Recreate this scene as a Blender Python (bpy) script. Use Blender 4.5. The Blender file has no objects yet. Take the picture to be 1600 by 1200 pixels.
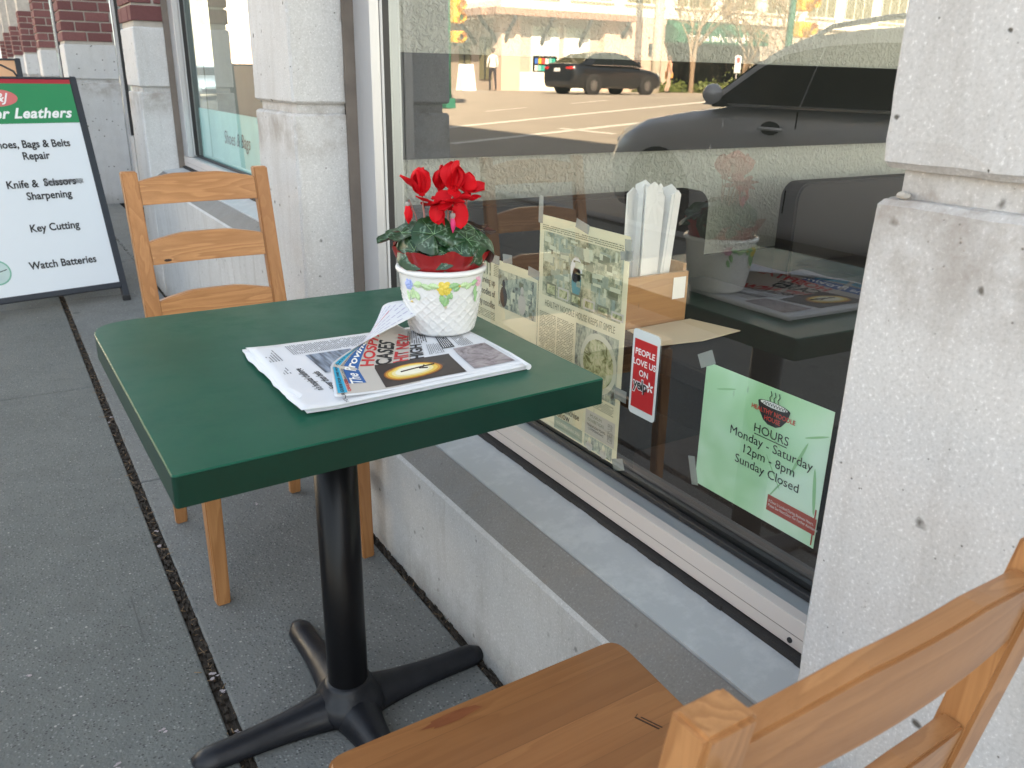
import bpy, bmesh, math, random
from mathutils import Vector, Matrix, noise
random.seed(7)
S = bpy.context.scene
COL = S.collection
PI = math.pi
# ------------------------------------------------------------------ camera
cam_d = bpy.data.cameras.new('camera'); cam = bpy.data.objects.new('camera', cam_d); COL.objects.link(cam)
Rv, Uv, Fv = Vector((.854647, -.51892, .017347)), Vector((.16456, .302411, .938865)), Vector((.492441, .799544, -.343848))
m = Matrix.Identity(4)
for i in range(3):
    m[i][0] = Rv[i]; m[i][1] = Uv[i]; m[i][2] = -Fv[i]
m[2][3] = 1.17
cam.matrix_world = m
cam_d.sensor_width = 36; cam_d.lens = 1304.8 / 1600 * 36; cam_d.clip_end = 600; cam_d.clip_start = .02
cam_d.dof.use_dof = True; cam_d.dof.focus_distance = 1.35; cam_d.dof.aperture_fstop = 13
S.camera = cam
# ------------------------------------------------------------------ sky, sun, exposure
SUN_EL = math.radians(36)
sd = Vector((.47, -.88, 0)).normalized() * math.cos(SUN_EL); sd.z = math.sin(SUN_EL)     # towards the sun
W = bpy.data.worlds.new('World'); S.world = W; W.use_nodes = True
nt = W.node_tree; nt.nodes.clear()
sky = nt.nodes.new('ShaderNodeTexSky'); sky.sky_type = 'NISHITA'; sky.sun_disc = False
sky.sun_elevation = SUN_EL; sky.sun_rotation = math.atan2(sd.x, sd.y)
sky.air_density = 1.0; sky.dust_density = 2.0
hs = nt.nodes.new('ShaderNodeHueSaturation'); hs.inputs['Saturation'].default_value = .46
bg = nt.nodes.new('ShaderNodeBackground'); bg.inputs[1].default_value = .062
out = nt.nodes.new('ShaderNodeOutputWorld')
nt.links.new(sky.outputs[0], hs.inputs['Color']); tn = nt.nodes.new('ShaderNodeMix'); tn.data_type = 'RGBA'; tn.blend_type = 'MULTIPLY'; tn.inputs[0].default_value = 1; tn.inputs[7].default_value = (.99, 1.02, .985, 1)
nt.links.new(hs.outputs[0], tn.inputs[6]); nt.links.new(tn.outputs[2], bg.inputs[0]); nt.links.new(bg.outputs[0], out.inputs[0])
sl = bpy.data.lights.new('sun', 'SUN'); sl.energy = 5.0; sl.angle = math.radians(.5); sl.color = (1, .80, .56)
so = bpy.data.objects.new('sun', sl); COL.objects.link(so); so.location = (0, 0, 30)
so.rotation_euler = sd.to_track_quat('Z', 'Y').to_euler()
S.view_settings.view_transform = 'Standard'; S.view_settings.look = 'None'
S.view_settings.exposure = 3.28; S.view_settings.gamma = 1; S.view_settings.use_curve_mapping = False
S.cycles.max_bounces = 10; S.cycles.transparent_max_bounces = 16

# ------------------------------------------------------------------ materials
class N:
    def __init__(s, name):
        s.m = bpy.data.materials.new(name); s.m.use_nodes = True; s.t = s.m.node_tree; s.t.nodes.clear()
        s.out = s.n('OutputMaterial'); s.p = s.n('BsdfPrincipled'); s.l(s.p.outputs[0], s.out.inputs[0])
        s.tc = s.n('TexCoord')
    def n(s, k, **kw):
        x = s.t.nodes.new('ShaderNode' + k)
        for a, b in kw.items(): setattr(x, a, b)
        return x
    def l(s, a, b): s.t.links.new(a, b)
    def mapping(s, sc=(1, 1, 1), src='Object', rot=(0, 0, 0)):
        mp = s.n('Mapping'); s.l(s.tc.outputs[src], mp.inputs[0])
        mp.inputs['Scale'].default_value = sc; mp.inputs['Rotation'].default_value = rot; return mp.outputs[0]
    def noise(s, v, scale, detail=5, rough=.55, dist=0):
        x = s.n('TexNoise'); s.l(v, x.inputs['Vector']); x.inputs['Scale'].default_value = scale
        x.inputs['Detail'].default_value = detail; x.inputs['Roughness'].default_value = rough
        x.inputs['Distortion'].default_value = dist; return x.outputs['Fac']
    def vor(s, v, scale, feat='F1', out='Distance', rnd=1):
        x = s.n('TexVoronoi'); x.feature = feat; s.l(v, x.inputs['Vector']); x.inputs['Scale'].default_value = scale
        x.inputs['Randomness'].default_value = rnd; return x.outputs[out]
    def ramp(s, f, stops, interp='LINEAR'):
        x = s.n('ValToRGB'); x.color_ramp.interpolation = interp; s.l(f, x.inputs[0]); e = x.color_ramp.elements
        while len(e) < len(stops): e.new(.5)
        for q, (pos, c) in zip(e, stops):
            q.position = pos; q.color = (c, c, c, 1) if isinstance(c, (int, float)) else (*c, 1)
        return x.outputs[0]
    def mix(s, f, a, b, mode='MIX'):
        x = s.n('Mix'); x.data_type = 'RGBA'; x.blend_type = mode; x.clamp_factor = True
        for sock, v in ((x.inputs[0], f), (x.inputs[6], a), (x.inputs[7], b)):
            if isinstance(v, (int, float)): sock.default_value = v if sock.type == 'VALUE' else (v, v, v, 1)
            elif isinstance(v, tuple): sock.default_value = (*v, 1)
            else: s.l(v, sock)
        return x.outputs[2]
    def math(s, op, a, b=0.0):
        x = s.n('Math', operation=op)
        for k, v in ((0, a), (1, b)):
            if isinstance(v, (int, float)): x.inputs[k].default_value = v
            else: s.l(v, x.inputs[k])
        return x.outputs[0]
    def bump(s, h, strength=.3, dist=.01, prev=None):
        x = s.n('Bump'); s.l(h, x.inputs['Height']); x.inputs['Strength'].default_value = strength
        x.inputs['Distance'].default_value = dist
        if prev is not None: s.l(prev, x.inputs['Normal'])
        return x.outputs[0]
    def col(s, c):
        if isinstance(c, tuple): s.p.inputs['Base Color'].default_value = (*c, 1)
        else: s.l(c, s.p.inputs['Base Color'])
    def fin(s, rough=.6, spec=.5, metal=0, normal=None, coat=0):
        if isinstance(rough, (int, float)): s.p.inputs['Roughness'].default_value = rough
        else: s.l(rough, s.p.inputs['Roughness'])
        s.p.inputs['Specular IOR Level'].default_value = spec; s.p.inputs['Metallic'].default_value = metal
        s.p.inputs['Coat Weight'].default_value = coat
        if normal is not None: s.l(normal, s.p.inputs['Normal'])
        return s.m

def plain(name, c, rough=.6, var=.12, scale=6, bump=.0, metal=0, spec=.5, coat=0, bscale=None):
    a = N(name); v = a.mapping()
    f = a.noise(v, scale); lo = tuple(x * (1 - var) for x in c); hi = tuple(min(1, x * (1 + var)) for x in c)
    a.col(a.mix(f, lo, hi)); nb = None
    if bump: nb = a.bump(a.noise(v, bscale or scale * 8), bump, .002)
    return a.fin(rough, spec, metal, nb, coat)

def concrete(name, base, pits=1.0, stain=.0, warm=(1, .985, .96), joint=True):
    a = N(name); v = a.mapping()
    big = a.noise(v, 2.2, 6, .6); med = a.noise(v, 14, 6, .65); fine = a.noise(v, 260, 3, .6)
    c = a.mix(big, tuple(base * w * .80 for w in warm), tuple(base * 1.12 for w in warm))
    c = a.mix(a.ramp(med, [(.35, 0), (.75, .45)]), c, tuple(base * .80 * w for w in warm))
    c = a.mix(a.ramp(fine, [(.34, .35), (.48, 0)]), c, tuple(base * .6 for w in warm))
    c = a.mix(a.ramp(fine, [(.58, 0), (.72, .5)]), c, (min(.9, base * 1.6),) * 3)
    # air holes
    wv = a.n('VectorMath', operation='ADD'); nv_ = a.n('TexNoise'); a.l(v, nv_.inputs['Vector']); nv_.inputs['Scale'].default_value = 70
    sv = a.n('VectorMath', operation='SCALE'); a.l(nv_.outputs['Color'], sv.inputs[0]); sv.inputs['Scale'].default_value = .010; a.l(v, wv.inputs[0]); a.l(sv.outputs[0], wv.inputs[1]); wv = wv.outputs[0]
    d1 = a.vor(wv, 24, rnd=1); c1 = a.n('SeparateColor'); a.l(a.vor(wv, 24, out='Color'), c1.inputs[0])
    p1 = a.math('MULTIPLY', a.ramp(a.math('DIVIDE', d1, a.math('ADD', c1.outputs[1], .25)), [(.07, 1), (.15, 0)]), a.ramp(c1.outputs[0], [(.44, 0), (.48, 1)]))
    d2 = a.vor(v, 95); p2 = a.math('MULTIPLY', a.ramp(d2, [(.05, 1), (.16, 0)]), a.ramp(a.noise(v, 30, 2), [(.55, 0), (.62, .85)]))
    d3 = a.ramp(a.noise(v, 34, 4, .7), [(.69, 0), (.75, 1)])
    p = a.math('MULTIPLY', a.math('MAXIMUM', a.math('MAXIMUM', p1, p2), a.math('MULTIPLY', d3, .8)), pits)
    c = a.mix(p, c, (.10, .095, .085))
    if stain:
        st = a.ramp(a.noise(a.mapping((6, 6, .9)), 2.2, 6, .7, .6), [(.5, 0), (.72, stain)])
        c = a.mix(st, c, (.24, .205, .17))
    if joint:
        sz = a.n('SeparateXYZ'); a.l(v, sz.inputs[0])
        zz = a.math('ADD', sz.outputs[2], a.math('MULTIPLY', a.noise(a.mapping((1, 1, .4)), 16, 5, .7), .09))
        jm = a.ramp(a.math('MULTIPLY', a.math('SUBTRACT', zz, .90), 4), [(.30, 0), (.55, .55), (.86, .75), (.87, .75), (.92, .25), (1, 0)])
        c = a.mix(a.math('MULTIPLY', jm, a.ramp(a.noise(v, 11, 5, .7), [(.40, .1), (.62, 1)])), c, (.27, .235, .205))
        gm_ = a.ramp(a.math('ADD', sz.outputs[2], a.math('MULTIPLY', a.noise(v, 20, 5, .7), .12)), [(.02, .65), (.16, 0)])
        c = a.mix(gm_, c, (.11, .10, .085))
    a.col(c)
    h = a.math('SUBTRACT', a.math('MULTIPLY', fine, .35), a.math('MULTIPLY', p, 1.5))
    nb = a.bump(h, .40, .0012); nb = a.bump(med, .15, .004, nb)
    return a.fin(.88, .25, 0, nb)

def sidewalk_mat(name, base, tint):
    a = N(name); v = a.mapping(src='Object')
    big = a.noise(v, 1.3, 5, .6); med = a.noise(v, 9, 5, .6)
    c = a.mix(big, tuple(base * .72 * t for t in tint), tuple(base * 1.2 * t for t in tint))
    c = a.mix(a.ramp(med, [(.4, 0), (.75, .4)]), c, tuple(base * .6 * t for t in tint))
    vo = a.n('TexVoronoi'); a.l(v, vo.inputs['Vector']); vo.inputs['Scale'].default_value = 165
    sep = a.n('SeparateColor'); a.l(vo.outputs['Color'], sep.inputs[0])
    core = a.ramp(vo.outputs['Distance'], [(.25, 1), (.45, 0)])
    lt = a.math('MULTIPLY', a.ramp(sep.outputs[0], [(.70, 0), (.84, .48)]), core)
    dk = a.math('MULTIPLY', a.ramp(sep.outputs[1], [(.60, 0), (.72, .8)]), core)
    c = a.mix(dk, c, tuple(base * .35 * t for t in tint)); c = a.mix(lt, c, tuple(min(.8, base * 2.3) * t for t in tint))
    vo2 = a.vor(v, 60, out='Color'); s2 = a.n('SeparateColor'); a.l(vo2, s2.inputs[0])
    d2 = a.vor(v, 60)
    c = a.mix(a.math('MULTIPLY', a.ramp(s2.outputs[0], [(.93, 0), (.95, .6)]), a.ramp(d2, [(.12, 1), (.2, 0)])), c, (.5, .49, .45))
    # old gum and stains
    d3 = a.vor(v, 3.3); c = a.mix(a.ramp(d3, [(.05, .45), (.075, 0)]), c, (.045, .05, .055))
    a.col(c)
    h = a.math('ADD', a.math('MULTIPLY', vo.outputs['Distance'], -.7), a.noise(v, 130, 3))
    return a.fin(.85, .3, 0, a.bump(h, .6, .0022))

def wood(name, axis, light=(.48, .240, .095), dark=(.27, .115, .038), planks=False):
    a = N(name); sc = {'x': (1.1, 13, 13), 'y': (13, 1.1, 13), 'z': (13, 13, 1.1)}[axis]
    info = a.n('ObjectInfo'); add = a.n('VectorMath', operation='ADD'); a.l(a.tc.outputs['Object'], add.inputs[0])
    sc3 = a.n('VectorMath', operation='SCALE'); cx = a.n('CombineXYZ')
    for k in range(3): a.l(info.outputs['Random'], cx.inputs[k])
    a.l(cx.outputs[0], sc3.inputs[0]); sc3.inputs['Scale'].default_value = 7.3; a.l(sc3.outputs[0], add.inputs[1])
    mp = a.n('Mapping'); a.l(add.outputs[0], mp.inputs[0]); mp.inputs['Scale'].default_value = sc; v = mp.outputs[0]
    mp2 = a.n('Mapping'); a.l(add.outputs[0], mp2.inputs[0]); mp2.inputs['Scale'].default_value = tuple(x * x / 5 for x in sc)
    g = a.noise(v, 1.3, 3, .5, .35)
    rings = a.math('FRACT', a.math('MULTIPLY', g, 9.0))
    rr = a.ramp(rings, [(0, 0), (.70, .8), (.88, 1), (1, 0)])
    fine = a.noise(mp2.outputs[0], 9, 3, .6); fib = a.noise(mp2.outputs[0], 30, 2)
    c = a.mix(rr, light, tuple(.35 * p + .65 * q for p, q in zip(light, dark)))
    c = a.mix(a.ramp(a.noise(v, .45, 2), [(.35, 0), (.7, .75)]), c, dark)
    c = a.mix(a.ramp(fine, [(.5, 0), (.8, .5)]), c, dark)
    c = a.mix(a.ramp(fib, [(.6, 0), (.75, .35)]), c, tuple(x * .6 for x in dark))
    if planks:
        sx = a.n('SeparateXYZ'); a.l(a.tc.outputs['Object'], sx.inputs[0])
        fl = a.math('FLOOR', a.math('MULTIPLY', sx.outputs[1], 1 / .062)); wn = a.n('TexWhiteNoise', noise_dimensions='1D')
        a.l(fl, wn.inputs['W']); c = a.mix(a.ramp(wn.outputs['Value'], [(0, 0), (1, .75)]), c, tuple(x * .75 for x in dark)); fr_ = a.math('FRACT', a.math('MULTIPLY', sx.outputs[1], 1 / .062)); c = a.mix(a.ramp(fr_, [(0, .5), (.022, 0)]), c, tuple(x * .3 for x in dark))
    k = a.vor(a.mapping({'x': (2.2, 9, 9), 'y': (9, 2.2, 9), 'z': (9, 9, 2.2)}[axis]), .9)
    c = a.mix(a.ramp(k, [(.04, .85), (.1, .35), (.2, 0)]), c, (.05, .018, .008))
    a.col(c)
    return a.fin(.42, .45, 0, a.bump(fine, .12, .001), .12)

def glass(name, ior=2.2, tint=(.94, .96, .93), dust=.008):
    m = bpy.data.materials.new(name); m.use_nodes = True; t = m.node_tree; t.nodes.clear()
    n = lambda k: t.nodes.new('ShaderNode' + k)
    o = n('OutputMaterial'); tr = n('BsdfTransparent'); tr.inputs[0].default_value = (*tint, 1)
    gl = n('BsdfGlossy'); gl.inputs['Roughness'].default_value = 0; gl.inputs[0].default_value = (1, 1, 1, 1)
    fr = n('Fresnel'); ge = n('NewGeometry'); mr = n('MapRange'); t.links.new(ge.outputs['Backfacing'], mr.inputs[0])
    mr.inputs[3].default_value = ior; mr.inputs[4].default_value = 1 / ior; t.links.new(mr.outputs[0], fr.inputs[0])   # same reflectance from both sides
    mx = n('MixShader'); t.links.new(fr.outputs[0], mx.inputs[0]); t.links.new(tr.outputs[0], mx.inputs[1]); t.links.new(gl.outputs[0], mx.inputs[2])
    df = n('BsdfDiffuse'); df.inputs[0].default_value = (.6, .6, .58, 1)
    tc = n('TexCoord'); mp = n('Mapping'); mp.inputs['Scale'].default_value = (1, 3, .6); t.links.new(tc.outputs['Object'], mp.inputs[0])
    no = n('TexNoise'); no.inputs['Scale'].default_value = 3; no.inputs['Detail'].default_value = 8; t.links.new(mp.outputs[0], no.inputs['Vector'])
    rp = n('ValToRGB'); rp.color_ramp.elements[0].position = .35; rp.color_ramp.elements[1].position = .75
    rp.color_ramp.elements[0].color = (dust * .3,) * 3 + (1,); rp.color_ramp.elements[1].color = (dust * 1.3,) * 3 + (1,)
    t.links.new(no.outputs['Fac'], rp.inputs[0])
    # rain specks
    mp2 = n('Mapping'); mp2.inputs['Scale'].default_value = (1, 1, .28); t.links.new(tc.outputs['Object'], mp2.inputs[0])
    vo = n('TexVoronoi'); vo.inputs['Scale'].default_value = 55; t.links.new(mp2.outputs[0], vo.inputs['Vector'])
    r2 = n('ValToRGB'); r2.color_ramp.elements[0].position = .05; r2.color_ramp.elements[0].color = (.2,) * 3 + (1,); r2.color_ramp.elements[1].position = .12; r2.color_ramp.elements[1].color = (0, 0, 0, 1)
    t.links.new(vo.outputs['Distance'], r2.inputs[0])
    n2 = n('TexNoise'); n2.inputs['Scale'].default_value = 5; t.links.new(tc.outputs['Object'], n2.inputs['Vector'])
    r3 = n('ValToRGB'); r3.color_ramp.elements[0].position = .55; r3.color_ramp.elements[1].position = .65; t.links.new(n2.outputs['Fac'], r3.inputs[0])
    mu = n('Math'); mu.operation = 'MULTIPLY'; t.links.new(r2.outputs[0], mu.inputs[0]); t.links.new(r3.outputs[0], mu.inputs[1])
    ad = n('Math'); ad.operation = 'ADD'; t.links.new(mu.outputs[0], ad.inputs[0]); t.links.new(rp.outputs[0], ad.inputs[1])
    m2 = n('MixShader'); t.links.new(ad.outputs[0], m2.inputs[0]); t.links.new(mx.outputs[0], m2.inputs[1]); t.links.new(df.outputs[0], m2.inputs[2])
    t.links.new(m2.outputs[0], o.inputs[0])
    return m

def brick_mat(name):
    a = N(name); info = a.n('ObjectInfo'); v = a.mapping()
    c = a.mix(info.outputs['Random'], (.145, .064, .064), (.215, .098, .095))
    c = a.mix(a.ramp(a.noise(v, 60, 5), [(.4, 0), (.8, .5)]), c, (.12, .05, .05))
    a.col(c); return a.fin(.9, .2, 0, a.bump(a.noise(v, 180, 4), .5, .002))

def foliage(name, c1, c2, rough=.5):
    a = N(name); f = a.noise(a.mapping(), 3, 4); a.col(a.mix(a.ramp(f, [(.3, 0), (.7, 1)]), c1, c2)); return a.fin(rough, .3)

M = {}
M['pier'] = concrete('pier_concrete', .58, 1.0, .22, (1, .995, .985))
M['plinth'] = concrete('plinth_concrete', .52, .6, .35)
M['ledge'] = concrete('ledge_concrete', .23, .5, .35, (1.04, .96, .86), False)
M['mortar'] = plain('mortar', (.42, .39, .35), .95, .3, 20, .5)
M['grime'] = plain('grime_strip', (.16, .135, .115), .9, .45, 9, .5)
M['brick'] = brick_mat('brick_face')
M['walk'] = sidewalk_mat('sidewalk_face', .155, (.95, 1.0, .955))
M['walk2'] = sidewalk_mat('sidewalk_face_pale', .185, (.97, 1.0, .97))
M['dirt'] = plain('dirt', (.035, .027, .02), 1, .6, 60, .8)
M['twig'] = plain('twig', (.20, .13, .07), .9, .4, 30)
M['petal_litter'] = plain('petal_litter', (.34, .30, .31), .8, .3, 30)
M['asphalt'] = plain('road_asphalt', (.36, .32, .265), .92, .18, 1.2, .4, bscale=90)
M['paint'] = plain('road_paint', (.75, .73, .66), .8, .15, 8)
M['kerb'] = concrete('kerb_concrete', .34, .3, joint=False)
M['frame'] = plain('window_frame_metal', (.52, .52, .53), .38, .05, 4, 0, .35)
M['frame_top'] = plain('window_frame_top', (.40, .43, .45), .35, .08, 5, 0, .35)
M['frame_cream'] = plain('window_frame_pinkish', (.62, .56, .525), .45, .04, 4)
M['sill'] = N('sill_sheet'); _a = M['sill']; _v = _a.mapping()
_a.col(_a.mix(_a.ramp(_a.noise(_v, 18, 8, .7), [(.48, 0), (.62, .7)]), (.44, .46, .475), (.54, .555, .565))); M['sill'] = _a.fin(.5, .4, 0, _a.bump(_a.noise(_v, 50, 4), .12, .001))
M['gasket'] = plain('black_gasket', (.018, .018, .02), .45, .2, 20)
M['sealant'] = plain('black_sealant', (.022, .02, .02), .7, .3, 60, .6)
M['bead'] = plain('white_bead', (.55, .55, .55), .5)
M['glass'] = glass('window_glass')
M['glass2'] = glass('teal_window_glass', 2.0, (.80, .90, .88), .03)
M['black_metal'] = plain('black_post_paint', (.004, .004, .005), .30, .2, 12, .05, 0, .22)
_a = N('cast_iron'); _v = _a.mapping()
_a.col(_a.mix(_a.ramp(_a.noise(_v, 22, 6), [(.35, 0), (.8, 1)]), (.006, .0065, .009), (.016, .017, .022)))
M['iron'] = _a.fin(_a.ramp(_a.noise(_v, 14, 4), [(.3, .30), (.7, .5)]), .35, 0, _a.bump(_a.noise(_v, 160, 3), .25, .0012))
_a = N('green_laminate'); _v = _a.mapping()
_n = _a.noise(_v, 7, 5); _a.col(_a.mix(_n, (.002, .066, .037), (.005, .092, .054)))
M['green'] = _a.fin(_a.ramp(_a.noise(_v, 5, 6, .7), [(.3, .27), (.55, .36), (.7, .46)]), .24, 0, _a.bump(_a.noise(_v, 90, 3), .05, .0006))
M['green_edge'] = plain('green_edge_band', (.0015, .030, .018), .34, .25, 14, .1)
M['worn'] = plain('worn_edge', (.60, .54, .38), .6, .3, 50)
M['wx'] = wood('pine_grain_x', 'x'); M['wz'] = wood('pine_grain_z', 'z'); M['wy'] = wood('pine_grain_y', 'y')
M['wseat'] = wood('pine_seat', 'x', (.43, .198, .070), (.25, .098, .030), True)
M['knot'] = plain('dark_knot', (.03, .012, .006), .6)
M['ink'] = plain('black_ink', (.02, .02, .022), .7)
M['inkgrey'] = plain('grey_ink', (.19, .19, .20), .8, .3, 200)
M['paper'] = plain('newsprint', (.68, .69, .72), .85, .05, 9, .1, bscale=40)
M['paperwarm'] = plain('newsprint_warm', (.60, .56, .50), .85, .05, 9)
M['red'] = plain('red_ink', (.55, .035, .04), .6)
M['white'] = plain('white_print', (.85, .85, .85), .5, .02)
M['blue'] = plain('blue_ink', (.03, .12, .36), .7); M['cyan'] = plain('cyan_ink', (.03, .38, .62), .7)

# ------------------------------------------------------------------ mesh helpers
def obj(name, bm, mat, parent=None, smooth=False, loc=None):
    me = bpy.data.meshes.new(name)
    if smooth:
        for f in bm.faces: f.smooth = True
    bm.to_mesh(me); bm.free()
    o = bpy.data.objects.new(name, me); COL.objects.link(o)
    for q in (mat if isinstance(mat, (list, tuple)) else [mat]): me.materials.append(M[q] if isinstance(q, str) else q)
    if parent: o.parent = parent
    if loc: o.location = loc
    return o
def tag(o, label=None, cat=None, group=None, kind=None):
    if label: o['label'] = label
    if cat: o['category'] = cat
    if group: o['group'] = group
    if kind: o['kind'] = kind
    return o
def thing(name, label, cat, loc=(0, 0, 0), rz=0, group=None):
    o = bpy.data.objects.new(name, None); COL.objects.link(o); o.location = loc; o.rotation_euler = (0, 0, rz)
    o.empty_display_size = .1
    return tag(o, label, cat, group)
def box(bm, x0, y0, z0, x1, y1, z1, bev=0, mi=0):
    if x1 < x0: x0, x1 = x1, x0
    if y1 < y0: y0, y1 = y1, y0
    vs = [bm.verts.new((x, y, z)) for z in (z0, z1) for y in (y0, y1) for x in (x0, x1)]
    fs = [bm.faces.new([vs[i] for i in q]) for q in ((0, 2, 3, 1), (4, 5, 7, 6), (0, 1, 5, 4), (2, 6, 7, 3), (0, 4, 6, 2), (1, 3, 7, 5))]
    for f in fs: f.material_index = mi
    if bev:
        es = list(set(e for v in vs for e in v.link_edges))
        rr = bmesh.ops.bevel(bm, geom=es, offset=bev, segments=2, affect='EDGES', profile=.5)
        for f in rr['faces']: f.material_index = mi
    return bm
def B(*a, **k): return box(bmesh.new(), *a, **k)
def prism(bm, pts, off, mi=0):
    """polygon (list of Vectors) extruded by vector off"""
    a = [bm.verts.new(p) for p in pts]; b = [bm.verts.new(Vector(p) + Vector(off)) for p in pts]; n = len(pts)
    fs = [bm.faces.new(a), bm.faces.new(b[::-1])]
    for i in range(n): fs.append(bm.faces.new((a[i], b[i], b[(i + 1) % n], a[(i + 1) % n])))
    for f in fs: f.material_index = mi
    bmesh.ops.recalc_face_normals(bm, faces=fs); return bm
def quad(bm, a, b, c, d, mi=0):
    f = bm.faces.new([bm.verts.new(p) for p in (a, b, c, d)]); f.material_index = mi; return f
def tube(bm, pts, rad, seg=8, mi=0, flat=1.0, cap=True):
    pts = [Vector(p) for p in pts]; n = len(pts); rings = []
    if isinstance(rad, (int, float)): rad = [rad] * n
    ref = Vector((0, 0, 1)) if abs((pts[-1] - pts[0]).normalized().z) < .9 else Vector((1, 0, 0))
    for i, p in enumerate(pts):
        t = (pts[min(i + 1, n - 1)] - pts[max(i - 1, 0)]).normalized()
        s = t.cross(ref).normalized(); u = s.cross(t)
        rings.append([bm.verts.new(p + (s * math.cos(k * 2 * PI / seg) + u * math.sin(k * 2 * PI / seg) * flat) * rad[i]) for k in range(seg)])
    for i in range(n - 1):
        for k in range(seg):
            f = bm.faces.new((rings[i][k], rings[i][(k + 1) % seg], rings[i + 1][(k + 1) % seg], rings[i + 1][k])); f.material_index = mi; f.smooth = True
    if cap:
        for r_ in (rings[0][::-1], rings[-1]): bm.faces.new(r_).material_index = mi
    return bm
def lathe(bm, prof, seg=32, c=(0, 0), mi=0, fn=None):
    rings = []
    for i, (r_, z) in enumerate(prof):
        row = []
        for k in range(seg):
            a = k * 2 * PI / seg; rr, zz = fn(r_, z, a, i) if fn else (r_, z)
            row.append(bm.verts.new((c[0] + rr * math.cos(a), c[1] + rr * math.sin(a), zz)))
        rings.append(row)
    for i in range(len(prof) - 1):
        for k in range(seg):
            f = bm.faces.new((rings[i][k], rings[i][(k + 1) % seg], rings[i + 1][(k + 1) % seg], rings[i + 1][k])); f.smooth = True; f.material_index = mi
    return bm
def text(body, size, mat, parent, o, rx, ry, name='lettering', align='CENTER', shear=0, sx=1.0, bold=0, space=1.0, mp=None, lift=.0004, line=1.0):
    """flat print: o origin, rx reading direction, ry up direction"""
    cu = bpy.data.curves.new(name, 'FONT'); cu.body = body; cu.size = size; cu.align_x = align; cu.align_y = 'CENTER'
    cu.shear = shear; cu.offset = bold; cu.space_character = space; cu.space_line = line; cu.resolution_u = 3
    t = bpy.data.objects.new(name, cu); me = bpy.data.meshes.new_from_object(t)
    bpy.data.objects.remove(t); bpy.data.curves.remove(cu)
    rx, ry = Vector(rx), Vector(ry); nn = rx.cross(ry).normalized() * lift
    for v in me.vertices:
        x, y = v.co.x * sx, v.co.y
        v.co = mp(x, y) if mp else Vector(o) + rx * x + ry * y + nn
    me.materials.clear(); me.materials.append(M[mat] if isinstance(mat, str) else mat); me.name = name
    ob = bpy.data.objects.new(name, me); COL.objects.link(ob); ob.parent = parent
    return ob
def plate(name, mat, parent, o, rx, ry, x0, y0, x1, y1, lift=.0003, n=1):
    bm = bmesh.new(); rx, ry = Vector(rx), Vector(ry); nn = rx.cross(ry).normalized() * lift
    P = lambda x, y: Vector(o) + rx * x + ry * y + nn
    quad(bm, P(x0, y0), P(x1, y0), P(x1, y1), P(x0, y1)); return obj(name, bm, mat, parent)
def disc(name, mat, parent, o, rx, ry, cx, cy, a, b, lift=.0003, n=28):
    bm = bmesh.new(); rx, ry = Vector(rx), Vector(ry); nn = rx.cross(ry).normalized() * lift
    bm.faces.new([bm.verts.new(Vector(o) + rx * (cx + a * math.cos(t * 2 * PI / n)) + ry * (cy + b * math.sin(t * 2 * PI / n)) + nn) for t in range(n)])
    return obj(name, bm, mat, parent)
def column_print(name, mat, parent, o, rx, ry, x0, y0, x1, y1, dy=.0032, lift=.0004, dens=.9, mp=None):
    """tiny body text: rows of word-long dashes"""
    bm = bmesh.new(); rx, ry = Vector(rx), Vector(ry); nn = rx.cross(ry).normalized() * lift
    P = mp or (lambda x, y: Vector(o) + rx * x + ry * y + nn)
    y = y1
    while y > y0:
        x = x0
        while x < x1 - .002:
            w = random.uniform(.002, .007)
            if random.random() < dens: quad(bm, P(x, y - dy * .42), P(min(x + w, x1), y - dy * .42), P(min(x + w, x1), y), P(x, y))
            x += w + .0012
        y -= dy
    o_ = obj(name, bm, mat, parent); o_['kind'] = 'stuff'; return o_

# ================================================================== SETTING
XP = .726           # outer plane of piers and wall
XG = .965           # glass plane
def ground_z(x):
    if x > -5: return -.15
    return -.15 + min(.80, (-5 - x) * .072)
# sidewalk bed + slabs
bed = obj('sidewalk', B(-2.75, -6, -.3, .9, 30, -.012), 'dirt'); tag(bed, kind='structure')
def slab(x0, y0, x1, y1, mt):
    bm = bmesh.new(); box(bm, x0, y0, -.1, x1, y1, 0, .004); return obj('paving_slab', bm, mt, bed)
ycuts = [-4.5, -2.5, -.6, 2.52, 5.0, 7.3, 9.7, 12.1, 14.5, 17, 20, 24, 29]
for i in range(len(ycuts) - 1):
    slab(.2365, ycuts[i] + .004, .712, ycuts[i + 1] - .004, 'walk2')
yc2 = [-5, -2.4, .9, 3.485, 4.9, 7.3, 9.7, 12.1, 14.5, 17, 20, 24, 29]
for i in range(len(yc2) - 1):
    for x0, x1 in ((-1.25, .2105), (-2.6, -1.256)):
        slab(x0, yc2[i] + .002, x1, yc2[i + 1] - .002, 'walk')
# tooled line and old patch line
bm = bmesh.new()
for xx, w in ((.118, .0035), (.60, .0025)):
    y = .3
    while y < 5:
        if noise.noise(Vector((xx * 9, y * 1.4, 0))) > .22: quad(bm, (xx, y, .0006), (xx + w, y, .0006), (xx + w, y + .2, .0006), (xx, y + .2, .0006))
        y += .2
obj('tooled_line', bm, plain('tooled_line', (.10, .105, .10), .95, .3, 40), bed)
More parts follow.
